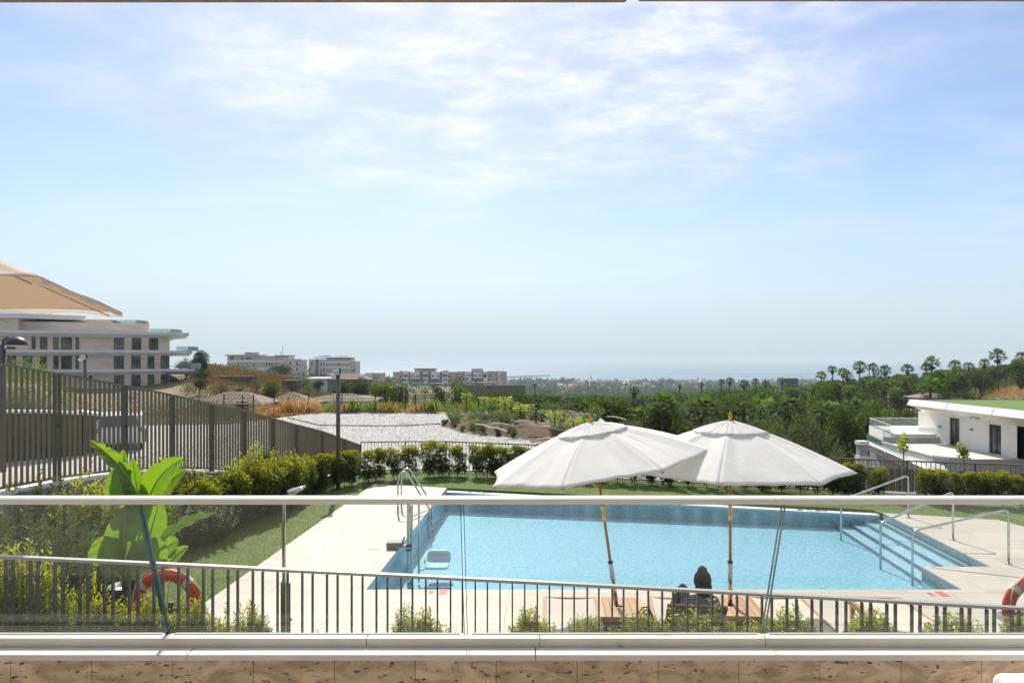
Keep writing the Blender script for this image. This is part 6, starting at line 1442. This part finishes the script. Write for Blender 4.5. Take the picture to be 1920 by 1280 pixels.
# ---- banana plant in a pot
def banana():
    x0, y0 = -4.95, 8.75; t = thing('banana_plant', 'bird-of-paradise plant with huge lit banana-like leaves in a black pot', 'potted plant', (x0, y0, 0))
    b = MB(); b.lathe([(.15, 0), (.19, .5), (.215, .56), (.225, .60), (.20, .60), (.17, .55)], (x0, y0, 0), 28); b.build('pot', mat('black_pot', (.025, .027, .032), rough=.4), t, True)
    b = MB(); b.lathe([(.05, .54), (.19, .545)], (x0, y0, 0), 20); b.build('soil', bpy.data.materials['dark_soil'], t)
    m, nt, N, L, bs = nodes('banana_leaf'); N.remove(bs); out = N['Material Output']
    tc = N.new('ShaderNodeUVMap'); w = N.new('ShaderNodeTexWave'); w.inputs['Scale'].default_value = 16; w.bands_direction = 'X'; w.inputs['Distortion'].default_value = 1.2; w.inputs['Detail'].default_value = 3; L.new(tc.outputs[0], w.inputs[0])
    mx = N.new('ShaderNodeMix'); mx.data_type = 'RGBA'; L.new(w.outputs[1], mx.inputs[0]); mx.inputs[6].default_value = (.055, .125, .018, 1); mx.inputs[7].default_value = (.10, .19, .028, 1)
    sp = N.new('ShaderNodeSeparateXYZ'); L.new(tc.outputs[0], sp.inputs[0]); ab = N.new('ShaderNodeMath'); ab.operation = 'ABSOLUTE'; L.new(sp.outputs[1], ab.inputs[0])
    nz = N.new('ShaderNodeTexNoise'); nz.inputs['Scale'].default_value = 9; L.new(tc.outputs[0], nz.inputs[0]); ad = N.new('ShaderNodeMath'); ad.operation = 'MULTIPLY_ADD'; L.new(nz.outputs[0], ad.inputs[0]); ad.inputs[1].default_value = .22; L.new(ab.outputs[0], ad.inputs[2])
    er = N.new('ShaderNodeMapRange'); L.new(ad.outputs[0], er.inputs[0]); er.inputs[1].default_value = 1.09; er.inputs[2].default_value = 1.15
    me_ = N.new('ShaderNodeMix'); me_.data_type = 'RGBA'; L.new(er.outputs[0], me_.inputs[0]); L.new(mx.outputs[2], me_.inputs[6]); me_.inputs[7].default_value = (.22, .13, .03, 1); mx = me_
    df = N.new('ShaderNodeBsdfDiffuse'); tl = N.new('ShaderNodeBsdfTranslucent'); L.new(mx.outputs[2], df.inputs[0])
    m2 = N.new('ShaderNodeMix'); m2.data_type = 'RGBA'; m2.blend_type = 'MULTIPLY'; m2.inputs[0].default_value = 1; L.new(mx.outputs[2], m2.inputs[6]); m2.inputs[7].default_value = (3.3, 2.9, .5, 1); L.new(m2.outputs[2], tl.inputs[0])
    s = N.new('ShaderNodeMixShader'); s.inputs[0].default_value = .55; L.new(df.outputs[0], s.inputs[1]); L.new(tl.outputs[0], s.inputs[2])
    gl = N.new('ShaderNodeBsdfGlossy'); gl.inputs['Roughness'].default_value = .35; s2 = N.new('ShaderNodeMixShader'); s2.inputs[0].default_value = .07; L.new(s.outputs[0], s2.inputs[1]); L.new(gl.outputs[0], s2.inputs[2]); L.new(s2.outputs[0], out.inputs[0])
    m_mid = mat('pale_midrib', (.30, .38, .12), rough=.5)
    def leaf(p0, p1, W, bend, face, fold=.35, tear=0, name='leaf'):
        """blade from p0 (base) to p1 (tip); face = approx normal; bend = sag vector"""
        p0, p1, bend, face = Vector(p0), Vector(p1), Vector(bend), Vector(face).normalized(); ax = (p1-p0); nu, nv = 26, 10; vs = []; uv = []
        def C(u): return p0+ax*u+bend*(4*u*(1-u))
        for i in range(nu+1):
            u = i/nu; c = C(u); tg = (C(min(1, u+.02))-C(max(0, u-.02))).normalized(); sd = tg.cross(face).normalized(); nn = sd.cross(tg)
            wd = W*.5*(math.sin(math.pi*min(1, u*.93+.07)**.80))**.62*(1-.12*u)
            for j in range(nv+1):
                v = j/nv*2-1; wv = .006*math.sin(u*23+v*3)*abs(v)*(1+tear*2)
                cut = 1-(tear*.5*abs(v) if (i in (9, 18)) else 0); vs.append(c+sd*wd*v*cut+nn*(abs(v)*wd*fold+wv)+nn*(-.25*wd*v*v*fold)); uv.append((u, v))
        me = MB(); me.add(vs, [(i*(nv+1)+j, i*(nv+1)+j+1, (i+1)*(nv+1)+j+1, (i+1)*(nv+1)+j) for i in range(nu) for j in range(nv)])
        o = me.build(name, m, t, True); ul = o.data.uv_layers.new(name='uv')
        for lp in o.data.loops: ul.data[lp.index].uv = uv[lp.vertex_index]
        b = MB(); b.tube([C(u)-Vector((0, 0, 0))+face*.004 for u in np.linspace(0, .96, 14)], [.013*(1-.75*u) for u in np.linspace(0, 1, 14)], 6); b.build('midrib', m_mid, o, True)
        base = Vector((x0, y0, .55)); q = C(0); b = MB(); a = base+Vector((q.x-x0, q.y-y0, 0))*.12
        b.tube([a, a.lerp(q, .5)+Vector((0, 0, .06)), q], [.026, .02, .014], 8); b.build('stem', m_mid, o, True)
    d = y0; PP = lambda q, y, dd=0: P(q, y, d+dd)
    leaf(PP(250, 905), PP(168, 826, -.1), .20, (0, 0, .05), (.3, -1, .5), .8, .7)
    leaf(PP(246, 900, .1), PP(196, 838, .05), .15, (0, 0, .03), (.5, -1, .2), .8, .5)          # rolled leaf upper left
    leaf(PP(236, 945, .05), PP(222, 868, .05), .42, (0, -.03, 0), (.1, -1, .1), .15)          # big lit leaf left
    leaf(PP(240, 950, .1), PP(232, 842, .1), .34, (0, 0, 0), (-.3, -1, .1), .5)
    leaf(PP(252, 960, .15), PP(248, 858, .1), .24, (.03, 0, 0), (.2, -1, 0), .5)
    leaf(PP(262, 955, -.05), PP(250, 876, -.1), .24, (.02, -.02, .0), (-.5, -1, .1), .4, .5)
    leaf(PP(278, 945, .1), PP(345, 858, .1), .38, (-.08, 0, .05), (.2, -1, .3), .45, .4)          # dark leaf right
    leaf(PP(290, 930, .25), PP(348, 880, .3), .28, (0, 0, .02), (.1, -1, .6), .3)
    leaf(PP(262, 975, .0), PP(262, 905, .0), .34, (0, 0, 0), (.2, -1, .1), .35)
    leaf(PP(238, 1075, -.2), PP(236, 948, -.1), .62, (-.02, 0, 0), (0, -1, .1), .08)         # broad lower blade seen flat
    leaf(PP(215, 1052, -.2), PP(183, 1008, -.3), .44, (-.02, 0, .04), (.2, -1, .1), .3, .5)
    leaf(PP(222, 1078, -.25), PP(188, 1062, -.4), .34, (0, 0, .03), (.3, -1, .3), .3, .4)
    leaf(PP(300, 1015, .0), PP(402, 962, .1), .24, (-.02, 0, .05), (-.3, -.7, 1), .35, .6)     # long leaf to the right
    leaf(PP(292, 1052, -.1), PP(294, 1004, -.1), .34, (0, 0, 0), (.1, -1, .1), .3)
    leaf(PP(262, 1058, -.1), PP(258, 1015, -.1), .38, (0, 0, 0), (-.4, -1, .1), .25)
    leaf(PP(302, 1040, .1), PP(335, 1012, .15), .30, (0, 0, .03), (.3, -1, .3), .3, .3)
    leaf(PP(318, 1055, .1), PP(354, 1024, .15), .16, (0, 0, .03), (.3, -1, .6), .4)
    leaf(PP(278, 1015, .2), PP(300, 935, .25), .40, (0, 0, 0), (.2, -1, .2), .35)
    leaf(PP(248, 1075, -.3), PP(268, 1092, -.45), .16, (0, 0, .04), (.1, -1, .6), .3)
banana()

# ---- planted mound, stakes with vines
def mound():
    poly = [(-4.3, 37.6), (-2.6, 33.8), (.95, 30.4), (3.2, 29.2), (5.0, 28.9), (5.4, 46), (-2.6, 46), (-3.8, 42)]
    cx = sum(p[0] for p in poly)/len(poly); cy_ = sum(p[1] for p in poly)/len(poly); b = MB(); n = 60
    def edge(a):
        dx, dy = math.cos(a), math.sin(a); best = 1e9
        for i in range(len(poly)):
            p, q = poly[i], poly[(i+1) % len(poly)]; ex, ey = q[0]-p[0], q[1]-p[1]; den = dx*ey-dy*ex
            if abs(den) < 1e-9: continue
            tt = ((p[0]-cx)*ey-(p[1]-cy_)*ex)/den; uu = ((p[0]-cx)*dy-(p[1]-cy_)*dx)/den
            if tt > 0 and -.001 <= uu <= 1.001: best = min(best, tt)
        return best
    vs = []; nr = 10
    for k in range(nr+1):
        for j in range(n):
            a = 2*math.pi*j/n; e = edge(a)*(1+.03*math.sin(a*9)); r_ = 1-k/nr; z = -.26+.55*float(sstep((1-r_)*2.6))+.06*mnoise.noise(Vector((cx+math.cos(a)*e*r_, cy_+math.sin(a)*e*r_, 0))*.8); vs.append((cx+math.cos(a)*e*r_, cy_+math.sin(a)*e*r_, z))
    b.add(vs, [(k_*n+j, k_*n+(j+1) % n, (k_+1)*n+(j+1) % n, (k_+1)*n+j) for k_ in range(nr) for j in range(n)])
    b.struct('planting_bed', mat('reddish_soil', (.13, .072, .045), (.08, .048, .03), .95, 2.5, 8, bump=.04, bscale=12, dirt=((.24, .17, .12), 5, .62, .8)), True)
    g = random.Random(3); kk = 0; pts = []
    def mpos(x, y): q = 960+x/y*F; return ('front ' if y < 35 else 'middle ' if y < 40 else 'back ')+('left tip' if q < 880 else 'left part' if q < 940 else 'centre' if q < 1000 else 'right part' if q < 1060 else 'far right end')
    L_bed = leafmat('bed_shrub_leaf', (.08, .13, .04), (.13, .18, .06), .4); L_lav = leafmat('blue_green_leaf', (.05, .12, .06), (.08, .16, .08), .35)
    BM = [crown_mesh('foliage', 200+i, 700, 1, 1, .16, L_lav if i % 2 else L_bed, 10) for i in range(4)]; BT = [shoot_shrub(210+i, 36, 1, .8, .10, 14, .6, L_bed) for i in range(3)]
    while kk < 100:
        a = g.random()*6.28; rr_ = g.random()**.5*.95; e = edge(a); x, y = cx+math.cos(a)*e*rr_, cy_+math.sin(a)*e*rr_
        if any((x-p)**2+(y-q)**2 < .28 for p, q in pts) : continue
        if x > 4.9: continue
        pts.append((x, y)); kk += 1; z = .2 if rr_ < .6 else -.05
        if kk % 3:
            s = g.uniform(.26, .50); t = thing('round_shrub', 'small round %s shrub on the %s of the soil mound' % ('blue-green' if kk % 2 else 'green', mpos(x, y)), 'shrub', (x, y, z-.08), 'small round shrubs on the soil mound', world=False); mesh_obj('foliage', BM[kk % 4], t, (0, 0, -.1*s), g.random()*6, (s, s, s*.95))
        else:
            s = g.uniform(.55, 1.0)*(1 if y < 38 else 1.25); shrub(x, y, z-.05, s, s*1.1, 'leggy grey-green shrub on the %s of the soil mound' % mpos(x, y), 'leggy shrubs on the soil mound', kk, BT, 'bed_shrub')
    VN = []
    for i in range(3):
        gg = np.random.default_rng(300+i); n_ = 260; z = gg.random(n_)**.8*1.5; th = gg.random(n_)*6.28; r_ = (.10+.22*gg.random(n_)*np.clip(z, .3, 1.2)); C = np.stack([np.cos(th)*r_, np.sin(th)*r_, z], 1); A = np.stack([np.cos(th), np.sin(th), gg.normal(size=n_)*.5-.3], 1)
        V, Q = leaf_verts(C, A, .14*gg.uniform(.7, 1.3, n_), .11, gg); VN.append(np_mesh('vine', V, Q, L_vine))
    stk = [(875, 742, 768, 46), (897, 746, 772, 44.5), (921, 750, 778, 42.5), (947, 750, 788, 40), (976, 765, 800, 37), (1005, 765, 817, 34), (1040, 778, 823, 32), (1075, 788, 830, 30.5), (908, 748, 770, 46), (935, 752, 775, 45), (960, 757, 785, 43), (990, 762, 792, 40), (1022, 772, 800, 37.5), (1058, 780, 810, 35), (1095, 790, 815, 33), (1135, 795, 820, 32)]
    for i, (q, y0, y1, d) in enumerate(stk):
        p = P(q, y0, d); t = thing('stake', 'black stake with a climbing yellow-green vine on the soil mound' if i % 4 != 1 else 'bare black stake on the soil mound', 'stake', (p.x, p.y, -.1), 'vine stakes on the soil mound' if i % 4 != 1 else 'bare stakes on the soil mound', world=False); h = p.z+.1
        b = MB(); b.tube([(0, 0, 0), (0, 0, h)], .045, 8); b.build('post', m_black, t)
        if i % 4 != 1: mesh_obj('vine', VN[i % 3], t, (0, 0, h*.25), g.random()*6, (1, 1, h*.62))
    for q, y, lab in ((1010, 833, 'bundle of pale cut branches lying at the edge of the soil mound'),):
        c = G(q+5, y, -.15); t = thing('branch_pile', lab, 'branches', c)
        for i in range(9):
            a = Vector((c.x+g.uniform(-.6, .2), c.y+g.uniform(-.6, .6), c.z+.05+i*.02)); q2 = a+Vector((g.uniform(.8, 1.5), g.uniform(-1.2, 1.0), .05)); b = MB(); b.tube([a, a.lerp(q2, .5)+Vector((0, 0, .1)), q2], .03, 5); b.build('branch', mat('pale_branch', (.48, .38, .26)) if i == 0 else bpy.data.materials['pale_branch'], t)
    for i in range(16):
        x, y = g.uniform(-2.5, 5.5), g.uniform(31.5, 42); a = Vector((x, y, .3)); q2 = a+Vector((g.uniform(.8, 2), g.uniform(-1.5, -.3), -.05)); b = MB(); b.tube([a, a.lerp(q2, .5)+Vector((0, 0, .06)), q2], .03, 5)
        o = b.top('fallen_branch', bpy.data.materials['pale_branch'], 'pale dry branch lying on the soil mound', 'branch', a, 'dry branches on the soil mound')
mound()
def wire_fence():
    t = thing('wire_fence', 'thin dark wire fence with pale rails along the far edge of the gravel lot', 'fence', (-8, 47, -.2)); pp = []
    for q in (420, 455, 475, 514, 579, 641, 704, 760, 779, 817, 875):
        x = (q-960)/F*47.2; pp.append(x); b = MB(); b.tube([(x, 47.2, -.4), (x, 47.2, 1.02)], .045, 6); b.build('post', m_black, t)
    for z in (.15, .45, .75, 1.0):
        b = MB(); b.tube([(pp[0], 47.2, z), (pp[-1], 47.2, z)], .012, 4); b.build('wire', m_black, t)
    m_pr = mat('pale_timber_rail', (.62, .56, .44), rough=.8)
    for q0, q1, nn in ((612, 702, 6), (781, 817, 8)):
        for k in range(nn):
            z = -.1+k*(1.25/nn); b = MB(); b.box2(((q0-960)/F*47.5, 47.30, z), ((q1-960)/F*47.5, 47.38, z+.05)); b.build('rail', m_pr, t)
wire_fence()
def tufts(name, label, n, qlo, qhi, dlo, dhi, h, m, seed, ncl=60, w=.03, cat='dry grass'):
    g = np.random.default_rng(seed); cq = g.uniform(qlo, qhi, ncl); cd = g.uniform(dlo, dhi, ncl); k = g.integers(0, ncl, n); x = (cq[k]-960)/F*cd[k]+g.normal(size=n)*.28; y = cd[k]+g.normal(size=n)*.28
    C = np.stack([x, y, np.where(y < 46.8, -.22, np.maximum(hgt(x, y), -.9))], 1); A = np.stack([g.normal(size=n)*.28, g.normal(size=n)*.28, np.ones(n)], 1); hh = h*(.5+.7*g.random(n))*(.6+.7*(k % 4)/3)
    V, Q = leaf_verts(C, A, hh, w, g); tag(mesh_obj(name, np_mesh(name, V, Q, m)), label, cat, kind='stuff')
tufts('dry_grass', 'orange dry grass along the back of the gravel lot', 6500, 480, 880, 46.2, 50.5, .7, L_straw, 31, 60, .05)
tufts('dry_grass', 'tall orange grass clump in front of the pointed clay roof', 2600, 515, 612, 45.8, 48.5, .9, L_straw, 33, 20, .045)
tufts('weeds', 'green weeds along the back of the gravel lot', 10000, 610, 930, 46.6, 51, .95, L_grass, 32, 80, .09, 'weeds')
tufts('weeds', 'small green weeds at the edge of the gravel below the far fence', 900, 560, 1000, 24, 45, .12, L_grass, 35, 14, .03, 'weeds')
# young trees by the right fence
for q, yt, yb, lab in ((1694, 813, 862, 'thin young tree left of the terrace of the modern house'), (1807, 827, 866, 'thin young tree with a round crown before the modern house')):
    d = 27; x = (q-960)/F*d; z1 = 3.5-(yt-672)/F*d; t = thing('young_tree', lab, 'tree', (x, d, -3), world=False)
    b = MB(); hh = z1+3-.7; b.tube([(0, 0, -2), (.02, 0, hh*.5), (0, 0, hh+.1)], [.05, .035, .02], 6); b.build('trunk', m_trunk, t, True); mesh_obj('crown', crown_mesh('crown', int(q), 260, 1, 1, .16, L_vine if q < 1700 else L_shrub, 9), t, (0, 0, hh-.1), 0, (.62, .62, .85))
# lawn blades
def lawn_blades():
    g = np.random.default_rng(9); n = 210000; y = 8.6+12.6*g.random(n)**1.15; x = -8+19*g.random(n)
    far = np.interp(x, [p[0] for p in FARF], [p[1]-.25 for p in FARF])
    inl = (x > fl(y)+.15) & (y < far)
    ondeck = (x > -4.41+.0585*(y-9.78)-.0) & (y < 10.4)
    ondeck |= (x > -4.41+.0585*(y-9.78)) & (x < XL(18.5)+0) & (y < 19.06-(x+3.9)*.25+.0)
    fy = 18.35+(x+1.76)*(15.62-18.35)/(10.18)+.31
    ondeck |= (x >= XL(18.5)-.02) & (x < 8.45) & (y < fy)
    ondeck |= (x >= 8.4) & (y < 15.5-(x-8.42)*.31)
    ok = inl & ~ondeck; x = x[ok]; y = y[ok]; n = len(x); C = np.stack([x, y, np.full(n, -.02)], 1)
    A = np.stack([g.normal(size=n)*.45, g.normal(size=n)*.45, np.ones(n)], 1); A = unit(A); L_ = .022+.022*g.random(n); W = .007
    B = unit(np.cross(A, g.normal(size=(n, 3)))); V = np.stack([C+B*W*.5, C-B*W*.5, C+A*L_[:, None]], 1).reshape(-1, 3)
    m = leafmat('grass_blade', (.085, .15, .016), (.17, .22, .03), .4, gloss=.03)
    o = mesh_obj('grass', np_mesh('grass', V, np.arange(n*3).reshape(n, 3), m)); tag(o, 'short green lawn grass around the pool deck', 'grass', kind='stuff')
lawn_blades()

# ordinal labels for things that stand in a countable row
ORD = ['first', 'second', 'third', 'fourth', 'fifth', 'sixth', 'seventh', 'eighth', 'ninth', 'tenth', 'eleventh', 'twelfth', 'thirteenth', 'fourteenth', 'fifteenth', 'sixteenth', 'seventeenth', 'eighteenth', 'nineteenth', 'twentieth']+['twenty-'+q for q in ('first', 'second', 'third', 'fourth', 'fifth', 'sixth', 'seventh', 'eighth', 'ninth')]+['thirtieth']
SHORT = {'far hedge left of the umbrellas': 'hedge shrub from the left in the far hedge behind the pool', 'far hedge behind the umbrellas': 'hedge shrub from the left in the stretch behind the umbrellas', 'far hedge right of the gap': 'hedge shrub from the left in the stretch right of the gap',
         'shrubs under the tall left fence': 'loose yellow-tipped shrub from the left under the tall fence', 'green shrubs under the tall left fence': 'rounded green hedge shrub from the left under the tall fence', 'vine stakes on the soil mound': 'vine-covered black stake from the left on the soil mound', 'bare stakes on the soil mound': 'bare black stake from the left on the soil mound',
         'tall hazy trees by the shore': 'tall hazy tree from the left along the shore'}
rows = {}
for o in scene.objects:
    gname = o.get('group')
    if gname in SHORT or (gname or '').startswith('planter shrubs'): rows.setdefault(gname, []).append(o)
for gname, os_ in rows.items():
    os_.sort(key=lambda o: o.location.x/max(o.location.y, 1))
    if gname in SHORT:
        for i, o in enumerate(os_[:30]): o['label'] = ORD[i]+' '+SHORT[gname]
    else:
        for kind in ('tall', 'short'):
            sub_ = [o for o in os_ if o['label'].startswith(kind)]
            for i, o in enumerate(sub_): o['label'] = (ORD[i]+' ' if len(sub_) > 1 else 'only ')+kind+' yellow-green shrub from the left '+gname.replace('planter shrubs ', '')
